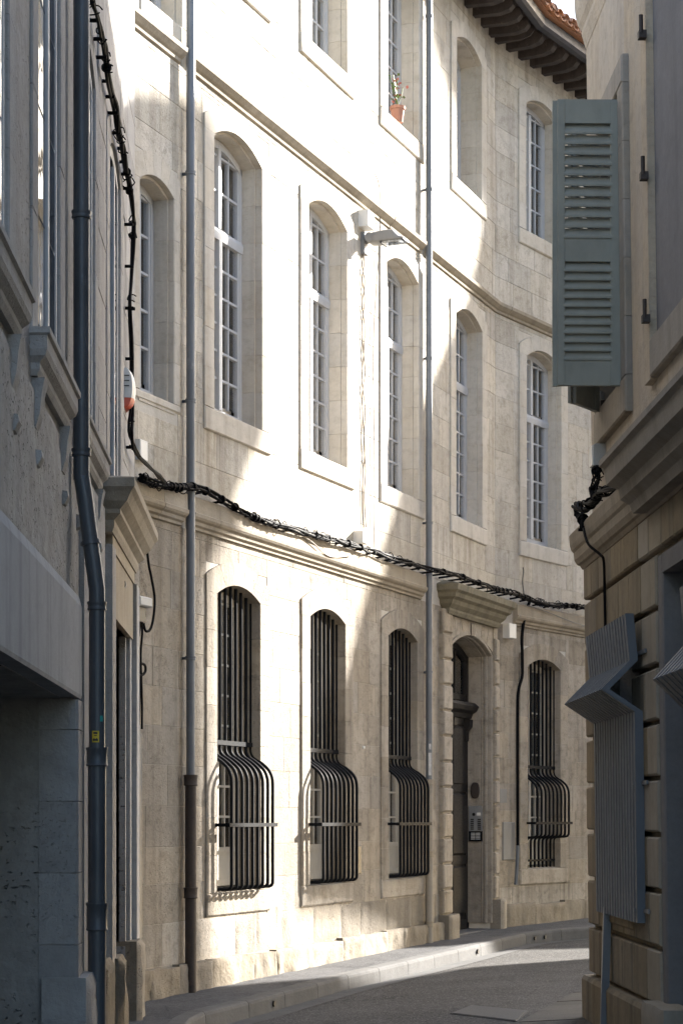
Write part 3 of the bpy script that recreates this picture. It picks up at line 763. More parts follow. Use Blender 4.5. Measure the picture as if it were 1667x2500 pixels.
# dressed stone facing of the far (door) half and window bays
for (a0, a1, z0, z1) in rect_sub([(12.25, LEND, 4.0, 8.6)], [(a-.27, b+.27, 3.7, 6.95) for a, b in LW]):
    z = z0; 
    while z < z1-.02:
        h = min(random.uniform(.34, .42), z1-z); 
        if z1-(z+h) < .1: h = z1-z
        s = a0
        while s < a1-.01:
            e = min(a1, s+random.uniform(.5, .9)); 
            if a1-e < .12: e = a1
            MB(FL).block(s+.0015, e-.0015, -.02, random.uniform(.006, .012), z+.0015, z+h-.0015, .006).build('stone_block', 'lstone', lwall); s = e
        z += h
# thick lower wall with lintel over the garage opening
MB(FL).prism([(0, 2.28), (.095, 2.28), (.10, 2.30), (.10, 2.80), (.085, 2.86), (.0, 2.93)], [4, 11.62]).build('garage_lintel', 'concrete', LB)
def rend(a0, a1, z0, z1, nm, mat, d=.10, ch=.0):
    return MB(FL).plan([(a0, -.3), (a1, -.3), (a1, d-.03), (a1-.03, d), (a0, d)], z0, z1).build(nm, mat, LB)
rend(4, 8.15, -.4, 2.28, 'pier', 'concrete', .095)
pier = MB(FL).box(11.44, 11.72, -.3, .06, -.4, 2.28).build('garage_jamb', 'lstone', LB)
z = -.3; k = 0
while z < 2.27:
    h = min(.40, 2.27-z)
    MB(FL).plan([(11.41, -.12), (11.41, .085), (11.43, .10), (11.70, .10), (11.73, .07), (11.73, -.12)], z+.002, z+h-.002).build('jamb_block', 'lstone', pier)
    MB(FL).box(11.47, 11.75, -.34, -.122, z+.002, z+h-.002).build('jamb_block', 'lstone', pier)
    MB(FL).block(11.52, 11.80, -2.6, -.342, z+.002, z+h-.002, .006).build('jamb_block', 'lstone', pier); z += h
rough_grid(FL, 11.36, 11.9, -.4, .72, .17, -.1, .008, .06, 4.4, .03).build('base_stone', 'lstone', LB)
MB(FL).box(8.0, 11.8, -3.0, -2.62, -.4, 2.4).build('garage_back_panel', 'door', LB); MB(FL).box(8.0, 11.75, -2.61, -.36, 2.30, 2.42).build('garage_ceiling', 'concrete', LB)
rgh = MB(FL)
secs = []
rough_grid(FL, 8.0, 12.1, 2.9, 3.72, .02, -.05, .014, .03, 2.2, .01).build('rough_render_patch', 'rough', LB)
# windows with moulded sills on consoles
for i, (a0, a1) in enumerate(LW):
    mb = MB(FL)
    panes = glazing(mb, None, FL, a0+.015, a1-.015, 4.02, 6.40, .12, -.035, 1, 4, None, 0, 0, 'white', 'glassl')
    wnd = mb.build('window', 'white', LB)
    for s, z, pw, ph in panes: put('pane', pane_mesh(pw, ph, 'glassl'), wnd, mw=frame_matrix(FL, s, -.012, z))
    MB(FL).box(a0, a1, -.12, -.11, 4.0, 6.6).build('curtain', 'curtain', wnd)
    surround(wnd, FL, a0, a1, 4.0, 6.40, .14, b=.24, eo=.1, bt=.2, proud=.014, sill=.02, rev=.09, reb=(.006, .008), mat='lstone', nv=5, step=.55)
    sp = [(-.02, 3.78), (.03, 3.78), (.045, 3.81), (.045, 3.84), (.075, 3.87), (.085, 3.90), (.085, 3.965), (.10, 3.975), (.10, 4.005), (-.02, 4.02)]
    hood_build(FL, a0-.16, a1+.16, sp, 'lstone', wnd, 'moulded_sill')
    for a in (a0-.10, a1+.10):
        MB(FL).prism([(-.02, 3.52), (.02, 3.53), (.04, 3.60), (.05, 3.70), (.065, 3.775), (-.02, 3.775)], [a-.07, a+.07]).build('console', 'lstone', wnd)
        MB(FL).prism([(-.02, 3.33), (.03, 3.35), (.05, 3.39), (.045, 3.42), (-.02, 3.43)], [a-.05, a+.05]).build('console_drop', 'lstone', wnd)
# doorway of the far half
dl = MB(FL).box(LD[0]-.02, LD[1]+.02, -.18, -.13, -.1, LD[3]); ldoor = dl.build('door', 'oak', LB)
for z0, z1 in ((.2, 1.0), (1.15, 2.2), (2.3, 2.9)):
    for a0, a1 in ((LD[0]+.12, 15.45), (15.55, LD[1]-.12)): MB(FL).block(a0, a1, -.13, -.105, z0, z1, .02).build('door_panel', 'oak', ldoor)
for sg, (e, o) in enumerate(((LD[0], -1), (LD[1], 1))):
    P_ = [(0, -.14), (0, -.05), (o*.04, -.05), (o*.04, -.01), (o*.10, -.01), (o*.10, .03), (o*.30, .03), (o*.30, -.05), (o*.10, -.14)]
    MB(FL).plan([(e+x, d) for x, d in P_], .62, 3.38).build('door_jamb', 'lstone', ldoor)
    rough_grid(FL, min(e, e+o*.42), max(e, e+o*.42), -.2, .63, .13, -.1, .02, .045, e*2, .05).build('jamb_base_stone', 'lime_old', ldoor)
    MB(FL).box(min(e+o*.31, e+o*.62), max(e+o*.31, e+o*.62), -.02, .07, .5, 3.5).build('pilaster', 'lstone', ldoor)
MB(FL).box(LD[0]-.3, LD[1]+.3, -.1, .04, LD[3], 3.5).build('door_lintel', 'mould', ldoor)
MB(FL).box(LD[0]-.35, LD[1]+.35, -.02, .05, 3.502, 3.62).build('frieze', 'mould', ldoor)
hood_build(FL, LD[0]-.45, LD[1]+.35, [(-.02, 3.60), (.06, 3.60), (.075, 3.64), (.075, 3.68), (.12, 3.72), (.12, 3.75), (.17, 3.80), (.20, 3.86), (.225, 3.89), (.225, 3.95), (.20, 3.96), (-.02, 4.0)], 'mould', LB)
rough_grid(FL, 13.3, 14.05, -.3, .66, .10, -.1, .02, .05, 6.1, .05).build('base_stone', 'lime_old', LB)
MB(FL).box(12.5, 14.0, -.02, .03, -.3, 3.72).build('stone_facing', 'lstone', LB)

# ------------------------------------------------------------------ right building
RB = thing('corner_house', 'ochre corner house with rusticated stone ground floor and grey-green louvred shutter at right', 'house', (2.1, 14.5, 0))
REND = 16.35
RW = (14.65, 15.66, 4.74, 6.80); RW2 = (12.0, 13.50, 4.76, 7.0)
RG = (14.22, 15.45, .93, 2.97); RD = (11.9, 13.12, -.3, 3.18)
wb = MB(FR)
for a0, a1, z0, z1 in rect_sub([(4, 11.9, -.4, 9.2), (11.9, REND, -.4, 9.2)], [(RW[0]-.04, RW[1]+.04, RW[2]-.04, RW[3]+.04), (RG[0]-.02, RG[1]+.02, RG[2]-.02, RG[3]+.02), (RD[0], RD[1]+.02, RD[2], RD[3]+.02)]): wb.box(a0, a1, -.4, 0, z0, z1)
rwall = wb.build('wall', 'plaster', RB)
MB(FR).box(4, REND, -6.3, -6, -.4, 9.2).box(REND-.3, REND, -6, -.401, -.4, 9.2).box(4, 4.3, -6, -.401, -.4, 9.2).box(4, REND+.1, -6.3, .1, 9.21, 9.4).build('outer_shell', 'plaster', RB)
MB(FR).box(11, REND-.3, -2.4, -2.3, -.3, 9.0).box(11, REND-.3, -2.3, -.41, 3.6, 3.7).build('inner_shell', 'room', RB)
# rusticated ground floor blocks
lev = [.37, .755, 1.13, 1.50, 1.87, 2.235, 2.60, 2.97, 3.33, 3.62]
rustw = MB(FR)
for a0, a1, z0, z1 in rect_sub([(5, REND, -.3, 3.62)], [(RG[0], RG[1], RG[2], RG[3]), (RD[0], RD[1]+.01, RD[2], RD[3]+.01)]): rustw.box(a0, a1, -.05, .02, z0, z1)
rust = rustw.build('rusticated_facing', 'rust', RB)
rh = [(RG[0]-.005, RG[1]+.005, RG[2], RG[3]), (RD[0]-.4, RD[1]+.16, -.3, 3.3)]
for k, (z0, z1) in enumerate(zip(lev, lev[1:])):
    for a0, a1, q0, q1 in rect_sub([(7.5, REND, z0, z1)], rh):
        if q1-q0 < .05: continue
        s = a1
        while s > a0+.01:
            e = max(a0, s-random.uniform(.36, .60))
            if e-a0 < .15: e = a0
            light = (13.1 < (s+e)/2 < 13.75)
            MB(FR).block(e+.003, s-.003, 0, .075+random.uniform(-.002, .002), q0+(.018 if q0 == z0 else .002), q1-(.018 if q1 == z1 else .002), .012, .002).build('rusticated_block', 'rustlight' if light else 'rust', rust); s = e
# flat-arch stones over the barred window
pl_ = MB(FR).prism([(-.05, -.3), (.12, -.3), (.12, .335), (.10, .36), (-.05, .37)], [7.5, RD[1]-1.3]).build('plinth', 'rust', RB)
s = RD[1]+.2
while s < REND-.01:
    e = min(REND+.04, s+.85)
    if REND-e < .3: e = REND+.06
    MB(FR).prism([(-.05, -.3), (.125, -.3), (.125, .325), (.105, .355), (-.05, .368)], [s+.002, e-.002]).build('plinth_stone', 'rust', pl_); s = e
# ground floor window: frame, sill with pot
wn_ = MB(FR); panes = glazing(wn_, None, FR, RG[0]+.02, RG[1]-.02, RG[2]+.05, RG[3]-.05, .02, -.26, 1, 5, None, 0, 0)
rgw = wn_.build('window', 'iron', RB)
for s, z, pw, ph in panes: put('pane', pane_mesh(pw, ph, 'glass'), rgw, mw=frame_matrix(FR, s, -.26, z))
MB(FR).block(RG[0]-.03, RG[1]+.03, -.3, .09, RG[2]-.10, RG[2], .01).build('sill', 'rust', rgw)
# corner of the return wall is the shell; string course and hood
RSP = [(-.02, 3.60), (.075, 3.60), (.09, 3.63), (.11, 3.64), (.13, 3.68), (.135, 3.74), (.15, 3.76), (.16, 3.80), (.165, 3.88), (.15, 3.90), (-.02, 3.93)]
st = MB(FR)
sec = [[(7.5, d, z) for d, z in RSP], [(REND+max(d, 0), d, z) for d, z in RSP], [(REND+max(d, 0), -1.5, z) for d, z in RSP]]
st.loft(sec).build('string_course', 'mould', RB)
MB(FR).loft([[(7.5, d, z) for d, z in [(-.02, 3.62), (.17, 3.62), (.19, 3.68), (.24, 3.72), (.25, 3.79), (.32, 3.83), (.33, 3.94), (.36, 3.96), (.36, 4.0), (-.02, 4.05)]],
             [(13.72-.36+max(d, .17), d, z) for d, z in [(-.02, 3.62), (.17, 3.62), (.19, 3.68), (.24, 3.72), (.25, 3.79), (.32, 3.83), (.33, 3.94), (.36, 3.96), (.36, 4.0), (-.02, 4.05)]]]).build('door_hood', 'rband', RB)
# doorway at the frame edge
MB(FR).box(RD[0], RD[1], -.26, -.2, -.2, 3.1).build('door', 'screen', RB)
MB(FR).plan([(RD[1], -.2), (RD[1], .05), (RD[1]+.02, .06), (RD[1]+.14, .06), (RD[1]+.14, -.2)], .37, 3.3).build('door_jamb', 'blind', RB)
MB(FR).box(RD[0], RD[1]-.002, -.2, .06, 3.18, 3.3).build('door_lintel', 'blind', RB)
rough_grid(FR, 12.6, 13.35, -.3, .42, .2, 0, .005, .06, 3.1, .02).build('base_stone', 'rustlight', RB)
# upper window surrounds
def flat_surround(a0, a1, z0, z1, b, mat):
    pr = .05
    w_ = MB(FR).box(a0, a0+.03, -.3, -.24, z0, z1).box(a1-.03, a1, -.3, -.24, z0, z1).box(a0, a1, -.3, -.24, z1-.05, z1).box(a0, a1, -.3, -.24, z0, z0+.05).box((a0+a1)/2-.03, (a0+a1)/2+.03, -.3, -.23, z0, z1).build('window', 'white', RB)
    MB(FR).box(a0+.03, a1-.03, -.275, -.27, z0+.05, z1-.05).build('pane', 'glass', w_)
    zc_ = z0; n_ = 5
    for k in range(n_):
        za, zb = z0+(z1-z0)*k/n_+.002, z0+(z1-z0)*(k+1)/n_-.002
        for e, o in ((a0, -1), (a1, 1)):
            MB(FR).plan([(e+o*x, d) for x, d in ((0, -.3), (0, pr-.01), (.01, pr), (b-.01, pr), (b, pr-.01), (b, -.02), (.08, -.02), (.08, -.3))], za, zb).build('jamb_stone', mat, w_)
    MB(FR).block(a0-b, a1+b, -.3, pr+.006, z0-.26, z0-.002, .012).build('sill', mat, w_)
    MB(FR).block(a0-b, a1+b, -.3, pr+.004, z1+.002, z1+.2, .012).build('lintel', mat, w_)
    return w_
win_r = flat_surround(*RW, .21, 'rband')
b2 = MB(FR).box(RW2[0], RW2[1], -.09, .001, RW2[2], RW2[3]).build('blind_window', 'blind', RB)
MB(FR).plan([(13.50, -.02), (13.50, .05), (13.70, .05), (13.70, -.02)], RW2[2]-.26, 7.2).build('jamb_band', 'plaster', b2)
MB(FR).block(11.5, 13.49, -.02, .056, RW2[2]-.25, RW2[2], .012).build('sill', 'rband', b2)
for z in (6.79, 5.86, 4.92):
    MB(FR).box(13.46, 13.52, .05, .10, z-.05, z).build('shutter_pintle', 'iron', b2)
    MB().tube([FR(13.47, .085, z-.02), FR(13.47, .085, z+.10)], .014, 8).build('shutter_pintle', 'iron', b2)
# top cornice at the corner
CP = [(-.02, 7.74), (.004, 7.75), (.02, 7.82), (.03, 7.86), (.03, 7.90), (.055, 7.95), (.075, 8.04), (.08, 8.14), (.08, 8.5), (-.02, 8.5)]
MB(FR).loft([[(14.2+0*d, d, z) for d, z in CP], [(REND+max(d, 0), d, z) for d, z in CP], [(REND+max(d, 0), -1.2, z) for d, z in CP]]).build('corner_cornice', 'plaster', RB)
# ---- louvred shutters: local frame u across leaf, v thickness, w up
def shutter(origin, direction, wd, z0, z1, nsl, par, label=None, flip=1):
    ux = Vector(direction).normalized(); uy = Vector((-ux.y, ux.x, 0))*flip; O = Vector(origin)
    def fr(a, d, z):
        p = O+ux*a+uy*d; return Vector((p.x, p.y, z))
    mb = MB(fr); st = .075; th = .02; H = z1-z0; midz = z0+H*.475
    mb.block(0, st, -th, th, z0, z1, .004); mb.block(wd-st, wd-.02, -th, th, z0, z1, .004); mb.box(wd-.04, wd+.012, -th-.012, -th+.012, z0, z1)
    mb.box(st, wd-st, -th+.002, th-.002, z0, z0+.19); mb.box(st, wd-st, -th+.002, th-.002, z1-.17, z1); mb.box(st, wd-st, -th+.002, th-.002, midz-.085, midz+.085)
    sh = mb.build('louvred_shutter', 'shutter', par, label)
    me = None
    for (za, zb) in ((z0+.19, midz-.085), (midz+.085, z1-.17)):
        n_ = nsl; pt = (zb-za)/n_
        for k in range(n_):
            zc_ = za+(k+.5)*pt
            tl = .031
            prof = [(.026, zc_-tl-.010), (.026, zc_-tl+.006), (-.018, zc_+tl+.006), (-.022, zc_+tl), (.014, zc_-tl-.010)]
            MB(fr).prism(prof, [st-.01, wd-st+.01]).build('slat', 'shutter', sh)
    for z in (z1-.16, z0+H*.46, z0+.13):
        MB(fr).box(-.06, .0, -.008, .03, z-.03, z+.03).build('hinge', 'boxgrey', sh); MB(fr).box(-.085, -.055, .0, .045, z-.085, z-.03).build('hinge_pin', 'iron', sh)
    return sh
h = FR(14.66, .055, 5.7)
shutter((h.x+.02, 14.66, 0), (-1, -.02, 0), .475, 4.70, 6.745, 11, RB, 'grey-green louvred shutter standing open square to the ochre wall', 1)
h = FR(15.60, .055, 5.7)
shutter((h.x, 15.60, 0), (-.222, -.34, 0), .42, 4.70, 6.745, 11, RB, 'dark louvred shutter leaf half open behind the nearer one', 1)
# ---- folded metal window screens of vertical slats
def screen(y0, y1, prof, nsl, name='metal_screen', label=None):
    tk_ = .006
    sides = []
    for a in (y0+.012, y1-.012):
        fb = MB(FR); sides.append(fb)
        pin = [(d-.04, z) for d, z in prof]
        pr = prof+pin[::-1]
        for (d0_, za), (d1_, zb) in zip(prof, prof[1:]):
            fb.add([(a-.012, d0_-.05, za), (a+.012, d0_-.05, za), (a+.012, d0_-.006, za), (a-.012, d0_-.006, za), (a-.012, d1_-.05, zb), (a+.012, d1_-.05, zb), (a+.012, d1_-.006, zb), (a-.012, d1_-.006, zb)],
                   [(0, 1, 2, 3), (4, 5, 6, 7), (0, 1, 5, 4), (1, 2, 6, 5), (2, 3, 7, 6), (3, 0, 4, 7)])
    sc_ = sides[0].build(name, 'screen', RB, label); sides[1].build('side_frame', 'screen', sc_)
    p_ = (y1-y0)/nsl
    for k in range(nsl):
        a = y0+k*p_; mb = MB(FR)
        secs = []
        for d, z in prof:
            secs.append([(a+.002, d-tk_, z), (a+.002, d+.007, z), (a+p_*.12, d+.007, z), (a+p_*.2, d, z), (a+p_-.001, d, z), (a+p_-.001, d-tk_, z)])
        mb.loft(secs).build('slat', 'screen', sc_)
    return sc_
PR1 = [(.125, .90), (.125, 2.325), (.347, 2.475), (.335, 2.49), (.155, 2.67), (.18, 2.985)]
scn = screen(13.78, 15.62, PR1, 16, label='blue-grey metal slat screen folded outwards in front of the window')
for z in (.985, 1.845, 2.72):
    MB(FR).box(13.86, 13.885, .06, .14, z-.012, z+.012).build('bracket', 'zinc', scn); MB(FR).box(13.60, 13.885, .078, .092, z-.014, z+.014).build('bracket', 'zinc', scn)
PR2 = [(.125, .90), (.125, 2.2), (.345, 2.415), (.33, 2.43), (.155, 2.62), (.18, 2.95)]
screen(10.3, 11.95, PR2, 12, label='blue-grey metal slat screen at the right edge of the picture')


# ------------------------------------------------------------------ downpipes
def dpipe(label, pts, rad, collars, mat, low=None, loc=None, group='downpipes on the street walls'):
    o = thing('downpipe', label, 'downpipe', tuple(loc), group)
    MB().tube(pts, rad, 16).build('pipe', mat, o)
    if low: MB().tube(low[0], low[1], 16).build('lower_pipe', low[2], o)
    for c, r, h, m in collars:
        MB().lathe(c, [(r*.86, -h/2), (r, -h/2), (r*1.06, -h/2+.008), (r, -h/2+.016), (r, h/2-.02), (r*1.07, h/2-.012), (r*1.07, h/2), (r*.86, h/2)], 18).build('collar', m, o)
    return o
def zpx(py, y): return 1.6+(2000-py)/5000*y
s1_, _ = pxm(466, 1000, .085); a = FM(s1_, .085, 0)
dp1 = dpipe('grey zinc downpipe with a rusty cast iron foot, left of the first barred window', [(a.x, a.y, zpx(1905, a.y)), (a.x, a.y, 5), (a.x, a.y, 12.2)], .041,
      [((a.x, a.y, zpx(p, a.y)), .047, .035, 'zinc') for p in (-60, 423, 979, 1607)]+[((a.x, a.y, zpx(1905, a.y)), .062, .10, 'iron'), ((a.x, a.y, zpx(2180, a.y)), .062, .10, 'iron')],
      'zinc', ([(a.x, a.y, -.02), (a.x, a.y, zpx(1900, a.y))], .052, 'iron'), (a.x, a.y, 0))
s2_, _ = pxm(1047, 1000, .085); b = FM(s2_, .085, 0)
dp2 = dpipe('grey zinc downpipe between the third barred window and the doorway', [(b.x, b.y, zpx(1915, b.y)), (b.x, b.y, 6), (b.x, b.y, 12.25)], .040,
      [((b.x, b.y, zpx(p, b.y)), .046, .03, 'zinc') for p in (40, 463, 875, 1277, 1641)]+[((b.x, b.y, zpx(p, b.y)), .055, .07, 'mould') for p in (1910, 2085, 2256)],
      'zinc', ([(b.x, b.y, .05), (b.x, b.y, zpx(1905, b.y))], .048, 'mould'), (b.x, b.y, .07))
for (q, fr_s, pys) in ((dp1, s1_, (423, 979, 1607)), (dp2, s2_, (463, 875, 1277, 1641))):
    for p in pys: 
        pp = FM(fr_s, .085, 0); MB(FM).box(fr_s-.012, fr_s+.012, -.01, .05, zpx(p, pp.y)-.012, zpx(p, pp.y)+.012).build('wall_bracket', 'zincdk', q)
yl = 11.85
lp = lambda d, py: FL(yl, d, zpx(py, yl))
pts = [FL(yl, .075, 8.5), lp(.075, 600), lp(.075, 1120), lp(.078, 1165), lp(.095, 1215), lp(.13, 1330), lp(.158, 1420), lp(.165, 1465), lp(.165, 1700), lp(.165, 1830)]
dp3 = dpipe('stout blue-grey downpipe with an offset bend on the shadowed left house', spline(pts, 5), .047,
      [((*lp(.075, 525).xy, lp(0, 525).z), .054, .045, 'zincdk'), ((*lp(.075, 1105).xy, lp(0, 1105).z), .054, .045, 'zincdk'), ((*lp(.165, 1480).xy, lp(0, 1480).z), .053, .05, 'zincdk'),
       ((*lp(.165, 1848).xy, lp(0, 1848).z), .060, .11, 'zincdk'), ((*lp(.165, 2238).xy, lp(0, 2238).z), .060, .16, 'zincdk')],
      'zincdk', ([FL(yl, .165, -.05), lp(.165, 1845)], .053, 'zincdk'), FL(yl, .165, 0))
MB().lathe(lp(.128, 1325), [(.045, -.012), (.056, -.012), (.056, .012), (.045, .012)], 16, axis=(.2, 0, -1)).build('bend_collar', 'zincdk', dp3)
def sticker(name, label, c, rad, ang0, ang1, z0, z1, mat, cat='sticker'):
    mb = MB(); secs = []
    for k in range(7):
        a_ = ang0+(ang1-ang0)*k/6; dx, dy = math.cos(a_), math.sin(a_)
        secs.append([(c.x+dx*rad, c.y+dy*rad, z0), (c.x+dx*(rad+.0015), c.y+dy*(rad+.0015), z0), (c.x+dx*(rad+.0015), c.y+dy*(rad+.0015), z1), (c.x+dx*rad, c.y+dy*rad, z1)])
    o = mb.loft(secs).build(name, mat); o['label'] = label; o['category'] = cat; return o
c3 = lp(.165, 1800)
ys_ = sticker('sticker', 'small yellow printed sticker on the left house downpipe', c3, .0475, R_(-118), R_(-68), zpx(1813, yl), zpx(1785, yl), 'yellow')
for k, (z0, z1, a0, a1) in enumerate(((.72, .90, -108, -80), (.55, .62, -104, -84), (.12, .38, -112, -76))):
    zz0 = zpx(1813, yl); hh = zpx(1785, yl)-zz0; mb = MB(); secs = []
    for q in range(5):
        a_ = R_(a0+(a1-a0)*q/4); dx, dy = math.cos(a_), math.sin(a_); r0, r1 = .0489, .0499
        top = z1 if k < 2 or q % 2 else z1-.1
        secs.append([(c3.x+dx*r0, c3.y+dy*r0, zz0+hh*z0), (c3.x+dx*r1, c3.y+dy*r1, zz0+hh*z0), (c3.x+dx*r1, c3.y+dy*r1, zz0+hh*top), (c3.x+dx*r0, c3.y+dy*r0, zz0+hh*top)])
    mb.loft(secs).build('printed_line', 'stickink', ys_)
sticker('sticker', 'tiny teal tag high above the yellow sticker', c3, .0475, R_(-62), R_(-40), zpx(1762, yl), zpx(1748, yl), 'teal')
for k, (p0, p1, a0, a1) in enumerate(((1830, 1816, -95, -60), (1893, 1838, -105, -55))):
    sticker('sticker', ('small white square sticker at the top of the middle downpipe stickers', 'torn white and black stickers on the middle downpipe')[k], b, .0405, R_(a0), R_(a1), zpx(p0, b.y), zpx(p1, b.y), 'paper')

# ------------------------------------------------------------------ cable bundles
def bundle(name, label, pts, nst, rad, spread, hooks, seed, n=6, tie=0, mat='cable', cat='cable', twist=9.):
    o = thing(name, label, cat, tuple(pts[0])); path = spline(pts, n); rnd = random.Random(seed)
    L = [0]
    for p, q in zip(path, path[1:]): L.append(L[-1]+(q-p).length)
    for k in range(nst):
        ph = 2*math.pi*k/nst; sp_ = []
        for i, p in enumerate(path):
            t = (path[min(i+1, len(path)-1)]-path[max(i-1, 0)]).normalized(); u_ = t.cross(Vector((0, 0, 1)) if abs(t.z) < .8 else Vector((0, 1, 0))).normalized(); v_ = t.cross(u_)
            a_ = ph+L[i]*twist*.35+4.5*noise.noise(Vector((L[i]*.9, k*3.3+seed, 2.2))); r_ = spread*(1+.9*noise.noise(Vector((L[i]*2.3, k*7.7, seed))))
            sp_.append(p+(u_*math.cos(a_)+v_*math.sin(a_))*r_)
        MB().tube(sp_, rad*(.75+.5*rnd.random()), 6).build('strand', mat, o)
    for (p, q) in hooks:
        MB().tube([p, q], .013, 6).build('hook', 'cable', o)
    for i in range(tie):
        j = rnd.randrange(1, len(path)-1); c = path[j]; rr = rnd.uniform(.018, .05)
        if rnd.random() < .22: MB().lathe(c, [(spread+.008, -.012), (spread+.018, -.012), (spread+.018, .012), (spread+.008, .012)], 10, axis=(path[j+1]-path[j])).build('clamp', 'cable', o)
        else:
            lp_ = [c+Vector((math.cos(q)*rr*rnd.uniform(.7, 1.3), math.sin(q)*rr*.6, math.sin(q)*rr+rnd.uniform(-.02, .02))) for q in (0, 1.2, 2.4, 3.6, 4.8, 5.8)]
            MB().tube(spline(lp_, 4), .005, 5).build('cable_loop', 'cable', o)
    return o
lc = [(226, 0), (237, 45), (246, 88), (258, 131), (265, 187), (274, 228), (285, 270), (290, 321), (299, 356), (305, 394), (312, 426), (316, 455), (321, 522), (324, 546), (324.7, 630), (323, 700), (321.5, 754), (324, 874), (323, 990), (324, 1089)]
P_ = []
for px, py in lc:
    y, z = pxl(px, py, .06); P_.append(FL(y, .06, z))
mc = [(345, 1166), (388, 1182), (440, 1190), (478, 1189), (520, 1208), (574, 1238), (620, 1262), (660, 1276), (744, 1299), (800, 1314), (850, 1327), (925, 1352), (985, 1371), (1020, 1382), (1063, 1392), (1110, 1403), (1158, 1419), (1205, 1437), (1254, 1448), (1290, 1462), (1318, 1472), (1350, 1478), (1382, 1478), (1420, 1482), (1447, 1486)]
Q_ = []
for px, py in mc:
    dd = .13 if not 1060 < px < 1270 else .22
    s, z = pxm(px, py, dd); Q_.append((s, z, dd))
hk = []
for px, py in [(237, 50), (246, 95), (256, 140), (268, 198), (276, 236), (284, 276), (290, 324), (302, 362), (307, 395), (311, 425), (316, 460), (321, 548), (322, 650), (322, 752), (323, 876), (324, 1092)]:
    y, z = pxl(px, py, .06); hk.append((FL(y, -.01, z), FL(y, .075, z)))
bundle('cable_bundle', 'black bundled cables climbing the corner of the left house on iron hooks', P_+[FM(-2.0, .16, pxm(338, 1150, .16)[1])], 3, .013, .013, hk, 3, 5, 26)
MQ = [FM(s, dd, z) for s, z, dd in Q_]
hk = []
s = -1.8
while s < 11.3:
    for (a0, b0) in zip(Q_, Q_[1:]):
        if a0[0] <= s <= b0[0]:
            f_ = (s-a0[0])/(b0[0]-a0[0]); zz = a0[1]+(b0[1]-a0[1])*f_; dd = a0[2]+(b0[2]-a0[2])*f_
            hk.append((FM(s-.03, -.0, zz-.03), FM(s, dd+.02, zz-.005))); break
    s += random.uniform(.28, .42)
bundle('cable_bundle', 'thick black cable bundle strung along the lower string course of the pale building', MQ, 6, .0085, .024, hk, 5, 5, 130, twist=2.6)
# slack wires below it
def wirepx(label, pl, r=.006, mat='wire', d=.02, name='wire', cat='wire', n=6):
    pts = []
    for px, py in pl:
        s, z = pxm(px, py, d); pts.append(FM(s, d, z))
    o = MB().tube(spline(pts, n), r, 6).build(name, mat); o['label'] = label; o['category'] = cat; return o
wirepx('slack tan wire looping over the lower string course', [(740, 1308), (765, 1326), (790, 1350), (815, 1360), (858, 1356)], .006, 'wire', .11)
wirepx('thin wire sagging under the cables at the far right of the pale facade', [(1288, 1478), (1340, 1496), (1400, 1520), (1446, 1533)], .006, 'cablegrey', .11)
wirepx('left strand of the tan wire pair dropping from the street lamp', [(885, 612), (889, 640), (884, 680), (890, 730), (884, 790), (886, 850), (891, 910), (884, 960), (886, 1025), (890, 1100), (885, 1180), (888, 1288)], .006, 'wire', .02)
wirepx('right strand of the tan wire pair dropping from the street lamp', [(888, 612), (884, 650), (890, 690), (884, 745), (890, 800), (887, 870), (883, 930), (891, 1000), (888, 1080), (892, 1150), (889, 1210), (893, 1288)], .006, 'wire', .02)
wirepx('thin grey wire running up the wall past the street lamp head', [(914, 425), (922, 440), (927, 470), (928, 520), (926, 600), (920, 680), (913, 790), (911, 900), (913, 1060), (914, 1250), (911, 1365)], .005, 'cablegrey', .03)
wirepx('black thick cable dropping beside the last barred window', [(1293, 1466), (1285, 1490), (1278, 1517), (1273.5, 1555), (1274, 1599), (1274, 1649), (1267, 1676), (1263, 1709), (1262.5, 1791), (1262.5, 1873), (1263, 1997), (1263, 2066)], .024, 'cable', .06, 'cable', 'cable')
o = wirepx('grey conduit below the thick black cable', [(1263, 2064), (1262, 2100), (1258, 2160)], .026, 'zinc', .06, 'conduit', 'conduit')
wirepx('short dark cable on the wall above the door hood', [(1278, 1450), (1275, 1420), (1277, 1395), (1276, 1385)], .008, 'cablegrey', .03)
# left corner junction box with loops
jb = thing('junction_box', 'grey cable junction box with dangling black loops in the left corner', 'junction box', tuple(FM(-1.9, .1, 2.6)))
s0_, z0_ = pxm(333, 1478, .10); s1_b, z1_ = pxm(366, 1453, .10)
MB(FM).block(s0_, s0_+.24, 0, .14, z0_, z0_+.085, .012).build('box_lid', 'boxgrey', jb)
MB(FM).box(s0_+.04, s0_+.18, .02, .10, z0_-.13, z0_).build('connector', 'black', jb)
def jw(pl, r, mat='cable', d=.07):
    pts = [FM(pxm(px, py, d)[0], d, pxm(px, py, d)[1]) for px, py in pl]; MB().tube(spline(pts, 6), r, 6).build('cable', mat, jb)
jw([(359, 1339), (364, 1380), (371, 1414), (378, 1460), (375, 1508), (367, 1537), (356, 1540), (351, 1522)], .012)
jw([(328, 1369), (327, 1430), (326, 1500), (328, 1560), (328, 1626), (334, 1642), (345, 1649), (355, 1640), (354, 1624), (342, 1619)], .012)
jw([(338, 1490), (336, 1540), (340, 1590), (343, 1650), (342, 1700), (340, 1770)], .009); jw([(345, 1490), (348, 1540), (344, 1600), (347, 1700), (347, 1780)], .011); jw([(341, 1490), (343, 1530), (337, 1580), (342, 1640)], .008)
sA, zA = pxm(328, 1768, .03); sB, zB = pxm(341, 2440, .03)
cd_ = thing('cable_cover', 'tall grey metal cable cover rising from the pavement in the left corner', 'cable cover', tuple(FM(sA, .03, 0)))
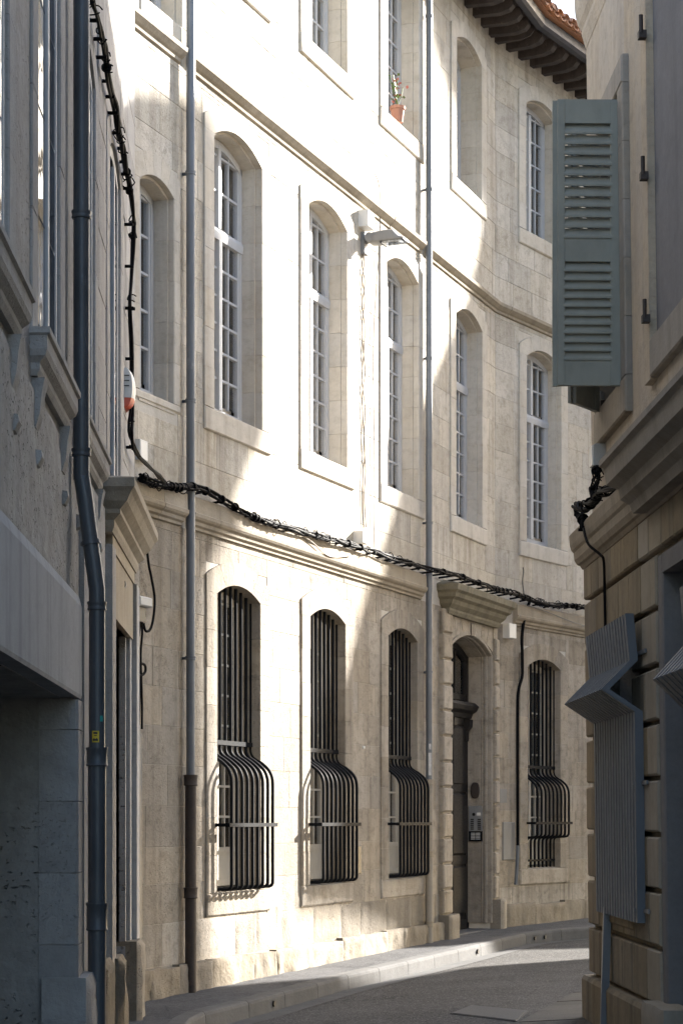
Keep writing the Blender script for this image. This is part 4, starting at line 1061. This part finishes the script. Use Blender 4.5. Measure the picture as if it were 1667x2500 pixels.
MB(FM).block(sA, sA+.10, -.01, .045, 0, zA, .006).build('cover_channel', 'zinc', cd_); MB(FM).block(sA+.104, sA+.15, -.01, .035, .05, zA-.08, .004).build('side_channel', 'zincdk', cd_)
# right house: box and cables on its corner
y_, z_ = pxr(1450, 1145, .08)
bx_ = thing('junction_box', 'pale grey junction box on the corner of the ochre house', 'junction box', tuple(FR(y_, .05, z_)))
zt_ = pxr(1450, 1085, .08)[1]
MB(FR).block(y_-.06, y_+.10, .0, .09, z_, zt_, .006).build('box_body', 'boxgrey', bx_); MB(FR).block(y_-.055, y_+.095, .09, .105, z_+.02, zt_-.01, .004).build('box_lid', 'boxwhite', bx_)
rc = [(1525, 1166), (1500, 1182), (1480, 1196), (1462, 1206), (1450, 1222), (1435, 1232), (1420, 1238), (1408, 1236), (1412, 1252), (1424, 1272), (1425, 1296)]
RP = [FR(pxr(px, py, .16)[0], .16, pxr(px, py, .16)[1]) for px, py in rc]
bundle('cable_bundle', 'knot of black cables on the string course of the ochre corner house', RP, 5, .012, .03, [], 8, 6, 22, twist=14.)
RP = [FR(pxr(px, py, .12)[0], .12, pxr(px, py, .12)[1]) for px, py in [(1455, 1145), (1457, 1165), (1448, 1190), (1452, 1215)]]
bundle('cable_bundle', 'short black cables hanging from the pale box on the ochre house corner', RP, 4, .010, .02, [], 9, 6, 6)
def rwire(label, pl, r, d, mat='cable'):
    pts = [FR(pxr(px, py, q)[0], q, pxr(px, py, q)[1]) for (px, py), q in zip(pl, d)]
    o = MB().tube(spline(pts, 6), r, 6).build('cable', mat); o['label'] = label; o['category'] = 'cable'; return o
rwire('thin black cable running down the corner of the rusticated stonework', [(1424, 1290), (1428, 1310), (1438, 1332), (1464, 1354), (1473, 1372), (1475, 1452), (1477, 1545)], .011, [.18, .19, .18, .12, .10, .09, .09])
# square post below the metal screen
yp, zp_ = pxr(1482, 2245, .10)
mb = MB(); tp = FR(yp, .10, .95); bt_ = Vector((tp.x-.03, tp.y-.02, .0))
po = thing('square_post', 'slim grey square metal post leaning below the metal screen', 'post', tuple(bt_))
f4 = [(-.028, -.028), (.028, -.028), (.028, .028), (-.028, .028)]
MB().loft([[(bt_.x+x, bt_.y+y, -.02) for x, y in f4], [(tp.x+x, tp.y+y, .95) for x, y in f4]]).build('tube', 'zinc', po)
MB().box(bt_.x-.05, bt_.x+.05, bt_.y-.05, bt_.y+.05, -.03, .015).build('foot', 'zincdk', po)

# ------------------------------------------------------------------ street lamp on the facade
sl, zl = pxm(888, 590, .02)
lampo = thing('street_lamp', 'grey flat street lamp head on a wall bracket between two upper windows', 'street lamp', tuple(FM(sl, 0, zl)))
MB(FM).block(sl-.06, sl+.06, 0, .05, zl-.15, zl+.10, .012).build('wall_plate', 'lampgrey', lampo)
MB().tube([FM(sl, .04, zl+.0), FM(sl, .10, zl+.015)], .035, 10).build('arm', 'lampgrey', lampo)
MB().tube([FM(sl-.10, .115, zl+.02), FM(sl+.10, .115, zl+.02)], .052, 14).build('knuckle', 'lampgrey', lampo)
secs = []
for d, zt, zb, hw in ((.08, .05, -.02, .07), (.13, .075, -.045, .10), (.22, .085, -.05, .115), (.34, .09, -.05, .12), (.40, .085, -.05, .12), (.425, .05, -.05, .12), (.46, .005, -.045, .115), (.525, -.015, -.04, .10)):
    sec = []
    for q in range(12):
        a_ = 2*math.pi*q/12; cx2 = math.copysign(abs(math.cos(a_))**.5, math.cos(a_)); sx2 = math.copysign(abs(math.sin(a_))**.5, math.sin(a_))
        sec.append((sl+hw*cx2, d, zl+(zt+zb)/2+(zt-zb)/2*sx2))
    secs.append(sec)
lh = MB(FM).loft(secs); lh.sm = True; lh.build('head', 'lampgrey', lampo)
MB(FM).block(sl-.095, sl+.095, .27, .50, zl-.066, zl-.046, .006).build('lens', 'lampglass', lampo)
MB(FM).box(sl-.10, sl+.10, .25, .27, zl-.064, zl-.04).build('lens_frame', 'black', lampo)
# small boxes on the walls
def wallbox(label, px0, px1, py0, py1, dep, mat, name='wall_box', cat='box', fr=FM, bev=.008, d0=0.):
    a0, z1 = pxm(px0, py0, d0); a1, _ = pxm(px1, py0, d0); _, z0 = pxm(px0, py1, d0)
    o = MB(fr).block(a0, a1, -.005, dep, z0, z1, bev).build(name, mat); o['label'] = label; o['category'] = cat; return o
wallbox('white junction box above the street lamp', 884, 900, 512, 552, .12, 'boxwhite', d0=.05)
wallbox('white box on the wall just above the black cables', 872, 884, 1296, 1326, .12, 'boxwhite', d0=.05)
wallbox('white box with a cable under the end of the door hood', 1226, 1243, 1522, 1558, .11, 'boxwhite')
wallbox('grey metal meter cabinet door to the right of the doorway', 1225, 1254, 2007, 2100, .02, 'cabinet', 'meter_cabinet', 'cabinet')
wallbox('small weathered paper notice right of the doorway', 1219, 1236, 1926, 1960, .006, 'cabinet', 'notice', 'notice', bev=.001)
wallbox('narrow black vent plate beside the second barred window', 868, 876, 2064, 2134, .03, 'black', 'vent_plate', 'vent')
wallbox('tiny grey plate on the wall between two barred windows', 884, 890, 1821, 1829, .012, 'boxgrey', 'wall_plate', 'plate')
wallbox('white plastic box in the corner above the left doorway', 331, 350, 1072, 1122, .05, 'boxwhite')
# intercom on the door reveal
si = d1s-.0
ic = thing('intercom', 'steel intercom panel with rows of buttons in the door reveal', 'intercom', tuple(FF(si, -.2, 1.5)))
MB(FF).box(si-.022, si+.01, -.285, -.10, 1.44, 1.78).build('face_plate', 'steel', ic)
MB(FF).box(si-.026, si+.01, -.285, -.10, 1.30, 1.436).build('lower_plate', 'bar', ic)
for i in range(6):
    for d in (-.26, -.16): MB(FF).box(si-.03, si-.02, d, d+.045, 1.46+i*.026, 1.474+i*.026).build('button', 'black', ic)
for i in range(5):
    for d in (-.255, -.185): MB(FF).box(si-.03, si-.02, d, d+.06, 1.325+i*.02, 1.337+i*.02).build('name_slot', 'boxgrey', ic)
MB(FF).box(si-.028, si-.02, -.17, -.12, 1.65, 1.69).build('display', 'boxwhite', ic)
MB().lathe(FF(si-.02, -.215, 1.665), [(0, .01), (.022, .01), (.022, -.005), (0, -.005)], 12, axis=-UF).build('lens', 'black', ic)
ov = MB(FF); sec = []
for q in range(20):
    a_ = 2*math.pi*q/20; sec.append((-.20+.062*math.copysign(abs(math.cos(a_))**.7, math.cos(a_)), 1.99+.11*math.copysign(abs(math.sin(a_))**.8, math.sin(a_))))
ov.loft([[(si-.004, d, z) for d, z in sec], [(si-.018, d, z) for d, z in sec], [(si-.024, -.20+(d+.20)*.85, 1.99+(z-1.99)*.85) for d, z in sec]])
o = ov.build('door_bell_plate', 'iron'); o['label'] = 'dark oval plate above the steel intercom in the door reveal'; o['category'] = 'plate'
# alarm siren on the left house corner
ya, za = pxl(303, 955, .0)
al = thing('alarm_siren', 'white and red rounded alarm siren on the left house corner', 'alarm', tuple(FL(ya, 0, za)))
def siren(z_lo, z_hi, mat, nm):
    secs = []
    for q in range(9):
        f_ = z_lo+(z_hi-z_lo)*q/8; dd = .085*math.sqrt(max(0, 1-abs((f_-.08)/1.09)**2.4))+.005
        secs.append([(ya-.10, 0, za+f_*.15), (ya-.09, dd*.8, za+f_*.15), (ya-.04, dd, za+f_*.15), (ya+.06, dd, za+f_*.15), (ya+.10, dd*.7, za+f_*.15), (ya+.11, 0, za+f_*.15)])
    m_ = MB(FL).loft(secs); m_.sm = True; m_.build(nm, mat, al)
siren(-.45, 1.1, 'boxwhite', 'housing'); siren(-1.0, -.46, 'red', 'strobe_cover')
for k in range(3): MB(FL).box(ya-.104, ya-.094, .01, .05, za+.02+k*.04, za+.026+k*.04).build('sound_slot', 'black', al)
# flower pot on the top window sill
sp2, zz_ = pxm(972, 300, -.02); zz_ = 9.88
fp = thing('flower_pot', 'terracotta flower pot with a straggly plant on the top floor sill', 'flower pot', tuple(FM(sp2, -.03, zz_)))
c = FM(sp2, -.03, zz_)
MB().lathe(c, [(.0, 0), (.062, 0), (.073, .08), (.084, .15), (.094, .15), (.096, .185), (.085, .185), (.08, .165), (0, .16)], 16).build('pot', 'terra', fp)
rnd = random.Random(4)
for k in range(6):
    e = c+Vector((rnd.uniform(-.1, .3), rnd.uniform(-.1, .1), rnd.uniform(.4, .62)))
    MB().tube(spline([c+Vector((0, 0, .2)), c.lerp(e, .5)+Vector((0, 0, .08)), e], 4), .006, 5).build('stem', 'leaf', fp)
    for q in range(6):
        p_ = c.lerp(e, rnd.uniform(.45, 1))+Vector((rnd.uniform(-.05, .05), rnd.uniform(-.05, .05), rnd.uniform(.0, .06))); a_ = Vector((rnd.uniform(-1, 1), rnd.uniform(-1, 1), rnd.uniform(-.3, .6))).normalized()*.05; b_ = a_.cross(Vector((rnd.random(), .3, 1))).normalized()*.02
        MB().add([tuple(p_), tuple(p_+a_*.5+b_), tuple(p_+a_), tuple(p_+a_*.5-b_)], [(0, 1, 2, 3)]).build('leaf' if rnd.random() < .6 else 'petal', 'leaf' if q % 2 else 'flower', fp)
# plant pot behind the metal screen
c = FR(14.33, -.05, .93)
cp = thing('climbing_plant', 'red pot with a green climber on the sill behind the metal screen', 'plant', tuple(c))
MB().lathe(c, [(0, 0), (.07, 0), (.095, .16), (.10, .16), (.10, .19), (.085, .19), (0, .17)], 14).build('pot', 'terra', cp)
for k in range(4):
    e = FR(14.28+rnd.uniform(-.05, .1), rnd.uniform(-.03, .08), rnd.uniform(1.6, 2.0))
    MB().tube(spline([c+Vector((0, 0, .16)), c.lerp(e, .5)+Vector((rnd.uniform(-.05, .02), 0, 0)), e], 5), .005, 5).build('stem', 'leaf', cp)
    for q in range(14):
        p_ = c.lerp(e, rnd.uniform(.2, 1)); a_ = Vector((rnd.uniform(-1, 1), rnd.uniform(-1, .2), rnd.uniform(-.6, .4))).normalized()*.07; b_ = a_.cross(Vector((rnd.random(), .3, 1))).normalized()*.03
        MB().add([tuple(p_), tuple(p_+a_*.5+b_), tuple(p_+a_), tuple(p_+a_*.5-b_)], [(0, 1, 2, 3)]).build('leaf', 'leaf', cp)

# ------------------------------------------------------------------ unseen flat walls added out of frame, outlines cut to cast the street shadows
KSH = 8.0
SHV = (UF*2.1+NF)*KSH
def FO(t, d, z):
    p = P0+UF*t+SHV+NF*d; return Vector((p.x, p.y, z+KSH))
def add_shade_caster(poly, label, th):
    o = thing('shade_caster', label, 'house', tuple(FO(poly[0][0], 1, poly[0][1])))
    n_ = len(poly)
    MB(FO).add([(t, 0, z) for t, z in poly]+[(t, th, z) for t, z in poly], [tuple(range(n_)), tuple(range(n_, 2*n_))]+[(i, (i+1) % n_, n_+(i+1) % n_, n_+i) for i in range(n_)]).build('shadow_cutout', 'lstone', o)
    return o
add_shade_caster([(-12.3, -6), (-.33, -6), (-.33, -2.4), (1.23, -1.24), (-.18, -.84), (-.8, -.74), (-.75, 3.87), (.53, 5.44), (.53, 7.53), (-.51, 8.12), (-.8, 8.36), (-1.33, 8.24), (-2.4, 7.95), (-5.7, 6.42), (-8, 6.1), (-12.3, 6.4)],
          'unseen flat wall added to shade the left part of the street', .45)
add_shade_caster([(1.41, .62), (2.9, .55), (4.4, .23), (4.0, -.4), (4.67, -1.02), (2.5, -1.88), (1.5, -2.4), (1.5, -6), (12.2, -6), (12.2, 12.4), (5.4, 12.4), (5.8, 11.22), (6.56, 10.71), (7.89, 9.64), (7.58, 8.96), (7.09, 8.33), (5.77, 7.03), (4.71, 6.09), (4.31, 5.13), (3.42, 4.11), (2.86, 3.32), (2.33, 2.71), (2.03, 2.04), (1.86, 1.34)],
          'unseen flat wall added to shade the right part of the facade', -.45)
